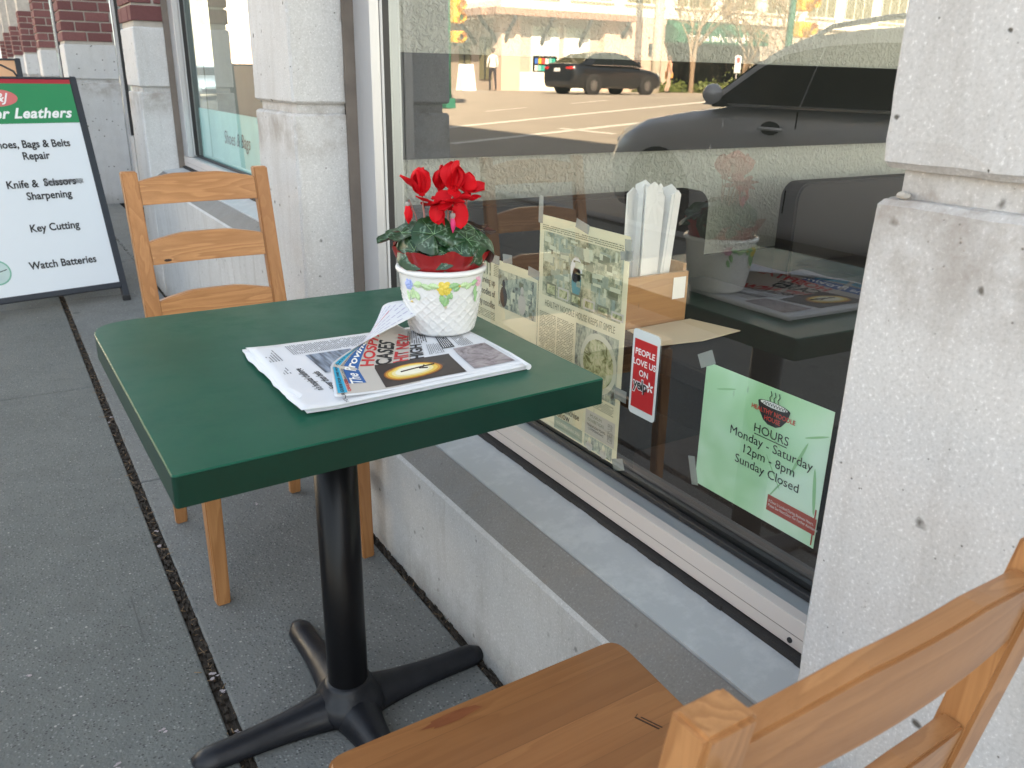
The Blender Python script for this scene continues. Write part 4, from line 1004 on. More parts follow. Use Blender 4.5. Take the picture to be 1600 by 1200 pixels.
for a, z, L, w, an in ((-.18, .093, .020, .0045, 3.0), (-.36, .091, .020, .0045, 2.8), (-.56, .094, .018, .005, 3.3), (-.74, .077, .020, .0055, -1.6), (-.62, .074, .018, .005, -1.0), (.55, .093, .018, .0042, .1), (.68, .09, .016, .004, .5), (-.9, .072, .016, .004, -1.2)): relief_leaf(bm, AF + a, z, L, w, an)
obj('relief_leaves', bm, gm2, PT)
# foil wrapped plant
CY = thing('cyclamen_plant', 'red flowering cyclamen with mottled leaves in red foil in the white pot', 'plant', PC)
_a = N('red_foil'); _v = _a.mapping(); _a.col(_a.mix(_a.noise(_v, 20, 4), (.26, .008, .010), (.40, .014, .016))); M['foil'] = _a.fin(.34, .6, .25, _a.bump(_a.noise(_v, 70, 4), .3, .002), .3)
bm = bmesh.new()
def ff(r_, z, a, i): k = max(0, (z - H0 + .01) / .06); return r_ + k * .007 * noise.noise(Vector((math.cos(a) * 2.6, math.sin(a) * 2.6, z * 12))) * 3 + .0018 * math.sin(a * 31 + z * 90) * k, z + (k ** 2) * .016 * noise.noise(Vector((math.cos(a) * 3.3, math.sin(a) * 3.3, 5)))
lathe(bm, [(.05, .05), (R1 - .012, H0 - .01), (R1 - .009, H0 + .004), (R1 - .003, H0 + .016), (R1 + .002, H0 + .028), (R1 + .007, H0 + .040)], 90, fn=ff); obj('foil_wrapper', bm, 'foil', CY)
bm = bmesh.new(); lathe(bm, [(.001, H0 + .012), (R1 - .012, H0 + .008)], 24); obj('soil', bm, 'dirt', CY)
# leaves
_a = N('cyclamen_leaf'); sx = _a.n('SeparateXYZ'); _a.l(_a.tc.outputs['Object'], sx.inputs[0]); _v = _a.mapping()
ln = _a.n('VectorMath', operation='LENGTH'); _a.l(_a.tc.outputs['Object'], ln.inputs[0])
wob_ = _a.math('ADD', _a.math('MULTIPLY', ln.outputs['Value'], 1 / .030), _a.math('MULTIPLY', _a.math('SUBTRACT', _a.noise(_v, 130, 3), .5), .9))
ring = _a.ramp(wob_, [(.45, 0), (.60, 1), (.74, 1), (.86, 0)]); blot = _a.ramp(_a.noise(_v, 150, 3), [(.46, 0), (.58, 1)])
c = _a.mix(_a.noise(_v, 40, 3), (.006, .028, .010), (.014, .060, .014)); c = _a.mix(_a.math('MULTIPLY', ring, _a.math('MULTIPLY', blot, .6)), c, (.20, .30, .22))
bp = _a.n('NewGeometry'); c = _a.mix(bp.outputs['Backfacing'], c, (.16, .07, .06)); _a.col(c); M['leaf'] = _a.fin(.33, .5, 0, _a.bump(_a.noise(_v, 90, 3), .35, .0015)); 
_a = N('leaf_vein'); _a.col((.20, .34, .18)); M['vein'] = _a.fin(.4)
def heart(r_, a):     # heart outline, notch at a = pi
    n_ = abs(a) / PI; return r_ * (1.0 + .08 * math.cos(a) - (.75 * max(0, (n_ - .86) / .14) ** 1.6)) * (1 + .025 * math.sin(a * 11))
def leaf(pos, nrm, spin, size, cup):
    bm = bmesh.new(); nr, na = 6, 30; g = []
    for i in range(nr + 1):
        row = []
        for k in range(na):
            a = -PI + (k + .5) * 2 * PI / na; r_ = heart(size, a) * i / nr
            x, y = r_ * math.cos(a), r_ * math.sin(a); e = i / nr
            z = -cup * size * e * e * (1 + .5 * math.cos(2 * a)) + .06 * size * e * math.sin(a * 5 + size * 900) + .05 * size * abs(math.sin(a)) * (1 - e)
            row.append(bm.verts.new((x, y, z)))
        g.append(row)
    for i in range(nr):
        for k in range(na):
            if i == 0:
                continue
            f = bm.faces.new((g[i][k], g[i + 1][k], g[i + 1][(k + 1) % na], g[i][(k + 1) % na])) if k < na - 1 else None
            if f: f.smooth = True
    c_ = bm.verts.new((0, 0, 0))
    for k in range(na - 1): f = bm.faces.new((g[1][k], g[1][k + 1], c_)); f.smooth = True
    bmesh.ops.remove_doubles(bm, verts=bm.verts, dist=1e-6); bmesh.ops.recalc_face_normals(bm, faces=bm.faces[:])
    if sum(f.normal.z for f in bm.faces) < 0: bmesh.ops.reverse_faces(bm, faces=bm.faces[:])
    o = obj('leaf', bm, 'leaf', CY); q = Vector(nrm).normalized().to_track_quat('Z', 'X'); o.rotation_mode = 'QUATERNION'
    from mathutils import Quaternion
    o.rotation_quaternion = q @ Quaternion((0, 0, 1), spin); o.location = pos
    bm = bmesh.new()
    for a in (0, .75, -.75, 1.6, -1.6):
        L = heart(size, a) * .9; P = []
        for i in range(5):
            e = i / 4 * .9; r_ = L * i / 4; P.append(Vector((r_ * math.cos(a), r_ * math.sin(a), -cup * size * e * e * (1 + .5 * math.cos(2 * a)) + .05 * size * abs(math.sin(a)) * (1 - e) + .06 * size * e * math.sin(a * 5 + size * 900) + .0002)))
        tube(bm, P, [.0005, .0004, .0003, .0002, .0001], 4)
    obj('vein', bm, 'vein', o)
RT = Vector((math.sin(-AF) * 0 + 0, 0, 0))
fr = Vector((math.cos(AF), math.sin(AF), 0)); rt = Vector((-math.sin(AF), math.cos(AF), 0))    # fr: to camera, rt: to the right in the picture
def V(r_, f, z): return rt * r_ + fr * f + Vector((0, 0, z))
def NV(r_, f, u): return rt * r_ + fr * f + Vector((0, 0, u))
LV = [ # right, front, z, normal(right, front, up), size, cup
 (-.070, .015, .176, (-.25, .25, 1), .031, -.10), (-.012, .052, .180, (.05, 1.0, .75), .036, .16), (-.046, .056, .154, (-.35, 1.0, .55), .033, .28), (.004, .060, .152, (-.1, .9, 1.0), .027, .30),
 (.012, .064, .134, (.1, 1.1, .35), .030, .35), (.046, .046, .170, (.35, .75, .9), .035, .22), (.036, .062, .150, (-.1, 1.2, .5), .024, .25), (.070, .036, .153, (.65, .8, .5), .027, .30),
 (-.088, -.005, .163, (-.4, .0, 1), .026, -.3), (-.078, .012, .148, (-.9, .5, .35), .027, .5), (.090, .0, .160, (.9, -.1, .45), .031, .45), (.074, -.03, .176, (.4, -.3, 1), .028, -.2),
 (.030, -.02, .184, (.3, -.3, 1), .031, .15), (-.034, -.03, .182, (-.2, -.3, 1), .029, -.15), (.060, .010, .182, (.7, .2, .8), .029, .35), (-.022, .012, .190, (-.1, .3, 1), .027, -.2), (.008, .028, .184, (.2, .9, .7), .022, .2),
 (-.005, -.06, .165, (0, -.5, 1), .03, .2), (.05, -.06, .16, (.4, -.6, 1), .028, .2), (-.05, -.055, .16, (-.4, -.6, 1), .028, .2)]
for i, (a, b, z, n_, s_, c_) in enumerate(LV): leaf(V(a * .93, b * .93, z - .006), NV(*n_), random.uniform(-.6, .6) + i, s_, c_)
bm = bmesh.new()
for (a, b, z, n_, s_, c_) in LV:
    e = V(a * .93, b * .93, z - .008); s0 = V(a * .2, b * .2, H0 + .012); tube(bm, [s0, (s0 + e) / 2 + Vector((0, 0, .012)), e], .0013, 5)
obj('leaf_stalks', bm, plain('stalk_brown', (.17, .07, .05), .5), CY)
# flowers
_a = N('cyclamen_petal'); _v = _a.mapping(); _a.col(_a.mix(_a.noise(_v, 40, 2), (.46, .002, .008), (.66, .005, .014))); _a.p.inputs['Subsurface Weight'].default_value = .12; _a.p.inputs['Subsurface Radius'].default_value = (.01, .002, .002); _a.p.inputs['Subsurface Scale'].default_value = .3
M['petal'] = _a.fin(.62, .22)
M['stem'] = plain('flower_stem', (.36, .15, .12), .45, .15, 40)
def petal(parent, base, direction, side, L, w, bend, twist=0):
    """direction: where the petal points, side: its width direction"""
    d = Vector(direction).normalized(); s_ = Vector(side); s_ = (s_ - d * s_.dot(d)).normalized(); n_ = d.cross(s_)
    bm = bmesh.new(); nu, nw = 10, 6; g = []
    for i in range(nu + 1):
        u = i / nu; ww = w * (.30 + .70 * max(0, math.sin(PI * min(1, u * .95 + .02))) ** .8) * (1 if u < .82 else max(0, 1 - (u - .82) / .18) ** .55 + .03)
        tw = twist * u; ss = s_ * math.cos(tw) + n_ * math.sin(tw); nn = n_ * math.cos(tw) - s_ * math.sin(tw); row = []
        for k in range(nw + 1):
            q = k / nw * 2 - 1
            row.append(bm.verts.new(Vector(base) + d * L * u + ss * ww * q + nn * (bend * L * u * u + .22 * w * q * q - .10 * w * math.sin(u * 9) * q)))
        g.append(row)
    for i in range(nu):
        for k in range(nw): f = bm.faces.new((g[i][k], g[i + 1][k], g[i + 1][k + 1], g[i][k + 1])); f.smooth = True
    return obj('petal', bm, 'petal', parent)
def flower(pos, sc, lean, spin, ups):
    bm = bmesh.new(); lathe(bm, [(.0005, -.004), (.0042 * sc, -.003), (.0050 * sc, .002), (.003 * sc, .005), (.0005, .006)], 10)
    for v in bm.verts: v.co += Vector(pos)
    fl = obj('flower', bm, 'petal', CY)
    for k in range(5):
        a = spin + k * 2 * PI / 5 + random.uniform(-.15, .15); o_ = Vector((math.cos(a), math.sin(a), 0)); up_ = ups[k % len(ups)]
        d = o_ * (1 - up_) + Vector((0, 0, 1)) * up_ + Vector(lean) * .5
        petal(fl, Vector(pos) + o_ * .003, d, Vector((-math.sin(a), math.cos(a), 0)), .036 * sc * random.uniform(.9, 1.1), .0155 * sc * random.uniform(.9, 1.15), random.uniform(-.1, .25), random.uniform(-.7, .7))
    return fl
FL = [ # right, front, z, scale, lean(right, front, up), spin, ups
 (-.030, .020, .236, 1.16, (-.15, .1, .1), .3, (.93, .9, .5, .9, .85)), (.022, .018, .243, 1.22, (.05, .0, .1), 1.2, (.95, .9, .92, .88, .9)), (.000, -.010, .240, 1.0, (0, 0, .1), 2.2, (.9, .9, .8, .85, .9)),
 (.044, .012, .238, .85, (.35, .1, 0), .0, (.35, .8, .3, .75, .2)), (.034, .030, .228, .80, (.2, .3, -.2), .9, (.2, .5, -.1, .3, .1)), (-.008, .028, .222, .85, (0, .2, -.4), 1.7, (-.3, .3, .2, -.5, .4)), (.012, .030, .224, .85, (.1, .2, -.5), .5, (-.5, .2, .1, -.6, .3))]
for a, b, z, sc, ln_, sp, ups in FL:
    f_ = flower(V(a, b, z), sc, V(*ln_), sp, ups)
    bm = bmesh.new(); e = V(a, b, z + .001); s0 = V(a * .3 + .004, b * .2, H0 + .012)
    tube(bm, [s0, (s0 * .5 + e * .5) + V(a * .25, 0, 0), e + Vector((0, 0, .001)), e], [.0019, .0018, .0014, .0012], 7); obj('stem', bm, 'stem', CY)
# hanging petals (reflexed down) and buds
hp = obj('flower', B(*(V(.028, .036, .221) - Vector((.002,) * 3)), *(V(.028, .036, .221) + Vector((.002,) * 3)), bev=.0008), 'petal', CY)
petal(hp, V(.030, .034, .226), V(.12, .1, -1), rt, .044, .014, .12, .3); petal(hp, V(-.008, .034, .224), V(.1, .1, -1), rt, .036, .013, .1, -.3); petal(hp, V(.0, .034, .222), V(-.25, .2, -1), rt, .032, .009, .1, .5)
petal(hp, V(-.004, .034, .225), V(.15, .1, -1), rt, .044, .008, -.1, .9)
for (a, b, z, L, r_, mt) in ((-.053, .024, .221, .034, .0072, 'petal'), (.020, .044, .206, .030, .0042, plain('pink_bud', (.62, .03, .16), .45))):
    bm = bmesh.new(); prof = [(.0004, 0), (r_ * .55, -.004), (r_, -L * .45), (r_ * .85, -L * .7), (.0004, -L)]
    lathe(bm, prof, 12, fn=lambda r, z_, q, i: (r * (1 + .12 * math.sin(3 * q + z_ * 160)), z_))
    bmesh.ops.translate(bm, verts=bm.verts, vec=V(a, b, z)); bd = obj('bud', bm, mt, CY, smooth=True)
    bm = bmesh.new(); lathe(bm, [(.0005, .003), (.0040, .002), (.0046, -.002), (.0028, -.006)], 8); bmesh.ops.translate(bm, verts=bm.verts, vec=V(a, b, z)); obj('sepal', bm, plain('sepal_grey', (.30, .27, .25), .6, .3, 90), bd)
    bm = bmesh.new(); s0 = V(a * .45, b * .3, H0 + .012); tube(bm, [s0, s0 * .4 + V(a, b, z) * .6 + Vector((0, 0, .02)), V(a * .97, b, z + .006), V(a, b, z + .002)], .0011, 6); obj('stem', bm, 'stem', bd)

# ================================================================== SANDWICH BOARDS
def board(label, BR, rv, up, Wd, Hh, frame_mat, face_mats):
    t = thing('sandwich_board', label, 'sign', (BR[0], BR[1], 0)); rv = Vector(rv).normalized(); up = Vector(up).normalized(); n_ = rv.cross(up).normalized()
    o_ = Vector((0, 0, BR[2])); P = lambda x, y, d=0: o_ + rv * x + up * y + n_ * d
    bm = bmesh.new(); prism(bm, [P(-Wd, .0, -.004), P(0, .0, -.004), P(0, Hh, -.004), P(-Wd, Hh, -.004)], n_ * -.006); obj('sign_panel', bm, face_mats, t)
    for a, b, c, d in ((-Wd - .03, -.03, .005, .0), (-Wd - .03, Hh, .005, Hh + .012)):
        bm = bmesh.new(); prism(bm, [P(a, b, .002), P(c, b, .002), P(c, d, .002), P(a, d, .002)], n_ * -.03); bmesh.ops.bevel(bm, geom=bm.edges[:], offset=.003, segments=1, affect='EDGES'); obj('frame_bar', bm, frame_mat, t)
    for x0, x1 in ((-Wd - .035, -Wd - .0005), (.0005, .035)):
        bm = bmesh.new(); prism(bm, [P(x0, -.085, .003), P(x1, -.085, .003), P(x1, Hh + .016, .003), P(x0, Hh + .016, .003)], n_ * -.032); bmesh.ops.bevel(bm, geom=bm.edges[:], offset=.004, segments=2, affect='EDGES'); sp = obj('frame_post', bm, frame_mat, t)
        bm = bmesh.new(); c = P((x0 + x1) / 2, -.09, -.012); box(bm, c.x - .02, c.y - .018, 0, c.x + .02, c.y + .018, .03, .005); obj('rubber_foot', bm, 'gasket', sp)
    # rear leaf
    top = P(-Wd / 2, Hh, -.03); bk = Vector((-rv.y, rv.x, 0)) * .95
    for x in (-Wd - .01, .012):
        a = P(x, Hh - .01, -.045); b = Vector((P(x, 0).x, P(x, 0).y, .0)) + bk; bm = bmesh.new(); tube(bm, [a, b], .013, 6); obj('rear_leg', bm, frame_mat, t)
    bm = bmesh.new(); a, b = P(-.02, Hh - .03, -.06), Vector((P(0, 0).x, P(0, 0).y, .1)) + bk * .95; c, d = P(-Wd, Hh - .03, -.06), Vector((P(-Wd, 0).x, P(-Wd, 0).y, .1)) + bk * .95
    prism(bm, [a, b, d, c], (0, -.006, 0)); obj('rear_panel', bm, 'white', t)
    return t, P, rv, up
M['signframe'] = plain('dark_sign_frame', (.03, .035, .045), .45, .15, 20)
M['signwhite'] = plain('sign_white', (.72, .76, .80), .4, .02)
SB, SP, srv, sup = board('white and green sandwich board for shoe repair and key cutting on the sidewalk', (.502, 4.88, .1), (.978, .21, 0), (-.06, .315, .947), .60, 1.08, 'signframe', 'signwhite')
SO = SP(0, 0, -.0035)
_a = N('sign_green'); _v = _a.mapping((260, 0, 0)); _a.col((.03, .25, .10)); w_ = _a.n('TexWave'); _a.l(_a.mapping(), w_.inputs[0]); w_.inputs['Scale'].default_value = 60; M['sgreen'] = _a.fin(.35, .5, 0, _a.bump(w_.outputs['Fac'], .15, .001))
M['sred'] = plain('sign_red', (.40, .03, .045), .4); M['spink'] = plain('sign_salmon', (.62, .16, .16), .4)
plate('header_panel', 'sgreen', SB, SO, srv, sup, -.6, .856, 0, 1.08, .0006); plate('red_stripe', 'sred', SB, SO, srv, sup, -.6, 1.058, 0, 1.08, .0011)
disc('logo_oval', 'spink', SB, SO, srv, sup, -.372, .985, .105, .044, .0012)
def stext(s_, size, mat, x, y, **k): return text(s_, size, mat, SB, SO + srv * x + sup * y, srv, sup, lift=.0018, **k)
stext('D&J', .062, 'white', -.37, .985, shear=.35, bold=.001)
stext('ter Leathers', .072, 'white', -.035, .905, align='RIGHT', shear=.35, bold=.0022, space=1.08)
stext('Shoes, Bags & Belts', .054, 'ink', -.255, .750, bold=.0012, sx=.86); stext('Repair', .054, 'ink', -.250, .690, bold=.0012, sx=.9)
stext('Knife &', .054, 'ink', -.420, .549, bold=.0012, sx=.9, align='LEFT'); stext('Scissors', .054, 'ink', -.248, .552, bold=.0016, sx=.9, align='LEFT'); stext('Sharpening', .054, 'ink', -.235, .487, bold=.0012, sx=.9)
stext('Key Cutting', .054, 'ink', -.247, .324, bold=.0012, sx=.9); stext('Watch Batteries', .054, 'ink', -.249, .137, bold=.0012, sx=.9)
bm = bmesh.new()
for k in range(9):
    P0 = [SO + srv * (-.245 + .19 * i / 12) + sup * (.552 + random.uniform(-.014, .016) + .004 * math.sin(i)) + srv.cross(sup) * .0022 for i in range(13)]; tube(bm, P0, .0007, 4) if k < 6 else None
for k in range(3): tube(bm, [SO + srv * (-.245) + sup * (.547 + .006 * k) + srv.cross(sup) * .0022, SO + srv * (-.06) + sup * (.550 + .006 * k) + srv.cross(sup) * .0022], .0011, 4)
obj('pen_scribble', bm, 'inkgrey', SB)
disc('watch_logo', plain('watch_rim', (.20, .45, .33), .5), SB, SO, srv, sup, -.558, .125, .062, .062, .0006); disc('watch_face', plain('watch_dial', (.50, .62, .60), .5), SB, SO, srv, sup, -.558, .125, .055, .055, .0009)
bm = bmesh.new(); n3 = srv.cross(sup) * .0012
for dx, dy in ((.045, .012), (-.01, .03)): tube(bm, [SO + srv * -.558 + sup * .125 + n3, SO + srv * (-.558 + dx) + sup * (.125 + dy) + n3], .002, 4)
obj('watch_hands', bm, 'ink', SB)
M['peach'] = plain('peach_board', (.72, .42, .24), .5)
S2, SP2, r2_, u2_ = board('peach coloured sandwich board with dark frame standing behind the white one', (.258, 6.6, .13), (.99, .12, 0), (0, .12, .99), .56, 1.10, 'signframe', 'peach')
text('Bubble Tea', .06, 'inkgrey', S2, SP2(-.30, .86, -.0035), r2_, u2_, lift=.001); text('Coffee & Snacks', .05, 'inkgrey', S2, SP2(-.28, .70, -.0035), r2_, u2_, lift=.001)
bm = bmesh.new(); tube(bm, [SP(-.42, 1.09, -.02), SP(-.42, 1.12, -.02), SP(-.38, 1.155, -.02), SP(-.30, 1.155, -.02), SP(-.25, 1.125, -.02), SP(-.235, 1.09, -.02)], .005, 8); obj('carry_handle', bm, 'signframe', SB)

# ================================================================== CARS (seen in the window glass)
M['tyre'] = plain('tyre_rubber', (.02, .02, .02), .8); M['alloy'] = plain('alloy_rim', (.30, .29, .28), .35, .1, 9, 0, .7)
_a = N('car_window'); _a.col((.008, .010, .009)); M['carglass'] = _a.fin(.04, .4)
M['chrome'] = plain('chrome_trim', (.6, .6, .62), .2, .05, 5, 0, .9); M['lampred'] = plain('red_tail_lens', (.55, .02, .02), .2, .1, 5, 0, 0, .6, .5)
M['lampwhite'] = plain('headlamp_lens', (.55, .58, .6), .1, .1, 20, 0, .2, .8, 1)
M['plastic'] = plain('dark_car_plastic', (.03, .03, .032), .6)
def car(name, label, paint, loc_, rz, L, Wd, body, roof, glassp, wheels, wr, split, kind='sedan', hoodz=None, group=None):
    """local: +x forward. body: list of (x, z_top) from rear to front; roof: list of (x, z)"""
    t = thing(name, label, 'car', loc_, rz, group); hw = Wd / 2
    # lower body loft
    bm = bmesh.new(); rings = []
    def prof(x, zt):
        e = min(1, (x + L / 2) / .35, (L / 2 - x) / .5); e = max(0, e); e = max(0, math.sin(e * PI / 2)) ** .6; w = hw * (.80 + .20 * e); zb = .22 + .10 * (1 - e)
        return [(0, zb), (w * .92, zb), (w * .985, zb + .12), (w, (zb + zt) * .52), (w * .995, zt - .22), (w * .965, zt - .10), (w * .90, zt - .03), (w * .70, zt), (0, zt + .02)]
    xs_ = []
    for i in range(len(body) - 1):
        (a, za), (b, zb_) = body[i], body[i + 1]; n = max(1, int((b - a) / .18))
        for k in range(n): xs_.append((a + (b - a) * k / n, za + (zb_ - za) * k / n))
    xs_.append(body[-1])
    for x, zt in xs_:
        p = prof(x, zt); rings.append([bm.verts.new((x, y, z)) for y, z in p] + [bm.verts.new((x, -y, z)) for y, z in p[-2:0:-1]])
    n = len(rings[0])
    for i in range(len(rings) - 1):
        for k in range(n): f = bm.faces.new((rings[i][k], rings[i + 1][k], rings[i + 1][(k + 1) % n], rings[i][(k + 1) % n])); f.smooth = True
    bm.faces.new(rings[0]); bm.faces.new(rings[-1][::-1]); bmesh.ops.recalc_face_normals(bm, faces=bm.faces[:]); obj('body', bm, paint, t)
    # cabin loft: side plane leans in
    zbelt = roof[0][1]; ztop = max(z for _, z in roof)
    def side(z): return hw * .955 - (z - zbelt) / (ztop - zbelt) * .16 * (hw / .95)
    bm = bmesh.new(); A = [bm.verts.new((x, side(z), z)) for x, z in roof]; Bv = [bm.verts.new((x, -side(z), z)) for x, z in roof]
    C = [bm.verts.new((x, side(z) * .45, z + .035 * (z - zbelt) / (ztop - zbelt))) for x, z in roof]; D = [bm.verts.new((x, -side(z) * .45, z + .035 * (z - zbelt) / (ztop - zbelt))) for x, z in roof]
    for i in range(len(roof) - 1):
        for r1, r2 in ((A, C), (C, D), (D, Bv)):
            f = bm.faces.new((r1[i], r1[i + 1], r2[i + 1], r2[i])); f.smooth = True
    bm.faces.new(A); bm.faces.new(Bv[::-1]); bmesh.ops.recalc_face_normals(bm, faces=bm.faces[:]); obj('cabin', bm, paint, t)
    for s_ in (1, -1):
        for poly in glassp:
            bm = bmesh.new(); q = [Vector((x, s_ * (side(z) + .005), z)) for x, z in poly]; prism(bm, q, (0, s_ * .003, 0)); w = obj('side_window', bm, 'carglass', t)
        bm = bmesh.new(); a, b = glassp[0][0][0], glassp[-1][1][0]
        x0 = min(p[0] for g in glassp for p in g); x1 = max(p[0] for g in glassp for p in g); zb0 = min(p[1] for g in glassp for p in g)
        box(bm, x0, s_ * (side(zb0) + .012) - .008, zb0 - .022, x1, s_ * (side(zb0) + .012) + .008, zb0 - .004, .003); obj('window_trim', bm, 'chrome', t)
        for x in wheels:
            y = s_ * (hw - .10)
            bm = bmesh.new(); bmesh.ops.create_cone(bm, cap_ends=True, segments=32, radius1=wr + .055, radius2=wr + .055, depth=.18); bmesh.ops.rotate(bm, verts=bm.verts, matrix=Matrix.Rotation(PI / 2, 3, 'X'), cent=(0, 0, 0)); bmesh.ops.translate(bm, verts=bm.verts, vec=(x, y + s_ * .018, wr + .02)); obj('wheel_arch', bm, 'plastic', t)
            bm = bmesh.new(); lathe(bm, [(wr * .62, -.10), (wr * .93, -.10), (wr, -.08), (wr, .08), (wr * .93, .10), (wr * .66, .10), (wr * .62, .08)], 36); bmesh.ops.rotate(bm, verts=bm.verts, matrix=Matrix.Rotation(PI / 2, 3, 'X'), cent=(0, 0, 0)); bmesh.ops.translate(bm, verts=bm.verts, vec=(x, y + s_ * .03, wr)); wh = obj('tyre', bm, 'tyre', t)
            bm = bmesh.new()
            for k in range(10):
                a = k * PI / 5; c, d = Vector((math.cos(a), 0, math.sin(a))), Vector((-math.sin(a), 0, math.cos(a))); o_ = Vector((x, y + s_ * .105, wr))
                prism(bm, [o_ + d * .022, o_ + c * wr * .64 + d * .016, o_ + c * wr * .64 - d * .016, o_ - d * .022], (0, s_ * .02, 0))
            bmesh.ops.create_cone(bm, cap_ends=True, segments=16, radius1=.06, radius2=.05, depth=.04, matrix=Matrix.Translation((x, y + s_ * .12, wr)) @ Matrix.Rotation(PI / 2, 4, 'X')); obj('rim', bm, 'alloy', wh)
            bm = bmesh.new(); bmesh.ops.create_cone(bm, cap_ends=True, segments=24, radius1=wr * .63, radius2=wr * .63, depth=.02, matrix=Matrix.Translation((x, y + s_ * .07, wr)) @ Matrix.Rotation(PI / 2, 4, 'X')); obj('brake_disc', bm, 'plastic', wh)
        # door seams and handles
        for x in split:
            bm = bmesh.new(); zt_ = zbelt - .02; prism(bm, [Vector((x, s_ * (hw * 1.0 + .0012), .42)), Vector((x + .012, s_ * (hw * 1.0 + .0012), .42)), Vector((x + .012, s_ * (hw * .965 + .004), zt_)), Vector((x, s_ * (hw * .965 + .004), zt_))], (0, s_ * .001, 0)); obj('door_seam', bm, 'gasket', t)
        for x in split[:2] if kind == 'suv' else split[:1]:
            bm = bmesh.new(); tube(bm, [Vector((x + .10, s_ * (hw + .0), zbelt - .15)), Vector((x + .15, s_ * (hw + .035), zbelt - .145)), Vector((x + .28, s_ * (hw + .035), zbelt - .145)), Vector((x + .33, s_ * (hw + .0), zbelt - .15))], .013, 8); obj('door_handle', bm, paint, t)
            bm = bmesh.new(); lathe(bm, [(.001, 0), (.05, 0)], 16); 
            for v in bm.verts: v.co = Vector((x + .215 + v.co.x * 1.9, s_ * (hw + .004), zbelt - .142 + v.co.y))
            obj('handle_recess', bm, 'plastic', t)
        mx = max(p[0] for g in glassp for p in g) - .12
        bm = bmesh.new(); bmesh.ops.create_uvsphere(bm, u_segments=16, v_segments=10, radius=1)
        for v in bm.verts: v.co = Vector((mx + v.co.x * .075 - .02 * v.co.y * s_, s_ * (hw + .09) + v.co.y * .10, zbelt + .08 + v.co.z * .08 + (.0 if v.co.z > 0 else .01)))
        mir = obj('door_mirror', bm, paint, t, smooth=True); obj('mirror_stalk', B(mx - .03, min(s_ * (hw - .06), s_ * (hw + .05)), zbelt - .01, mx + .04, max(s_ * (hw - .06), s_ * (hw + .05)), zbelt + .04), 'plastic', mir)
        # lamps
        xf, zf = L / 2 - .16, hoodz or .72
        bm = bmesh.new(); bmesh.ops.create_uvsphere(bm, u_segments=14, v_segments=8, radius=1)
        for v in bm.verts: v.co = Vector((xf - .06 + v.co.x * .16, s_ * (hw * .74) + v.co.y * .15, zf + v.co.z * .07))
        obj('headlight', bm, 'lampwhite', t, smooth=True)
        bm = bmesh.new(); bmesh.ops.create_uvsphere(bm, u_segments=14, v_segments=8, radius=1)
        for v in bm.verts: v.co = Vector((-L / 2 + .075 + v.co.x * .10, s_ * (hw * .66) + v.co.y * .22, (body[0][1] - .12) + v.co.z * .08))
        obj('tail_light', bm, 'lampred', t, smooth=True)
    # windscreens
    def pane(nm, i, j):
        (xa, za), (xb, zb_) = roof[i], roof[j]; d = Vector((xb - xa, 0, zb_ - za)); n_ = Vector((-d.z, 0, d.x)).normalized(); n_ = n_ if n_.z > 0 else -n_
        ya, yb = side(za) - .07, side(zb_) - .06; o1, o2 = Vector((xa, 0, za)) + d * .06 + n_ * .03, Vector((xb, 0, zb_)) - d * .08 + n_ * .044
        bm = bmesh.new(); prism(bm, [o1 + Vector((0, ya, 0)), o1 - Vector((0, ya, 0)), o2 - Vector((0, yb, 0)), o2 + Vector((0, yb, 0))], n_ * .004); obj(nm, bm, 'carglass', t)
    pane('windscreen', len(roof) - 1, len(roof) - 2); pane('rear_window', 0, 1)
    obj('number_plate', B(-L / 2 - .012, -.16, body[0][1] - .24, -L / 2 + .005, .16, body[0][1] - .12), 'white', t)
    obj('rear_bumper', B(-L / 2 - .006, -hw * .74, .30, -L / 2 + .2, hw * .74, .46, bev=.03), 'plastic', t)
    return t
def paintm(name, c, metal=.3): return plain(name, c, .28, .05, 3, 0, metal, .5, .8)
silver = paintm('silver_grey_paint', (.80, .81, .86), .0)
# parked SUV: local +x towards +Y. side plane X = -3.0
suv = car('parked_suv', 'silver grey SUV with roof rails parked at the kerb, seen reflected in the window', silver, (-3.95, 4.22, -.15), PI / 2, 4.66, 1.90,
    [(-2.33, .98), (-2.1, 1.10), (-1.5, 1.16), (.85, 1.15), (1.30, 1.10), (1.75, 1.03), (2.08, .94), (2.24, .80), (2.33, .66)],
    [(-2.26, 1.15), (-1.92, 1.60), (-1.2, 1.655), (-.3, 1.665), (.16, 1.63), (.36, 1.565), (.55, 1.46), (1.02, 1.15)],
    [[(-1.28, 1.165), (.030, 1.165), (-.02, 1.565), (-.4, 1.58), (-1.22, 1.56)], [(-2.0, 1.20), (-1.30, 1.165), (-1.24, 1.56), (-1.75, 1.51)], [(.045, 1.165), (.90, 1.165), (.52, 1.42), (.32, 1.515), (-.005, 1.562)]],
    (-1.42, 1.46), .36, (-1.10, .035), 'suv', hoodz=.80)
for s_ in (.66, -.66):
    bm = bmesh.new(); tube(bm, [(-1.95, s_, 1.60), (-1.75, s_, 1.70), (-1.2, s_, 1.735), (-.4, s_, 1.74), (.05, s_, 1.70), (.22, s_, 1.625)], .018, 8); obj('roof_rail', bm, 'chrome', suv)
obj('sill_trim', B(-1.0, .93, .25, 1.0, .962, .38, bev=.01), 'plastic', suv)
blackp = paintm('black_car_paint', (.012, .014, .018), .2)
sed_body = [(-2.35, 1.02), (-2.2, 1.07), (-1.6, 1.05), (-.8, 1.0), (.9, .98), (1.5, .92), (2.0, .82), (2.25, .70), (2.35, .55)]
sed_roof = [(-1.95, 1.02), (-1.10, 1.40), (-.6, 1.46), (-.1, 1.46), (.35, 1.38), (1.15, .99)]
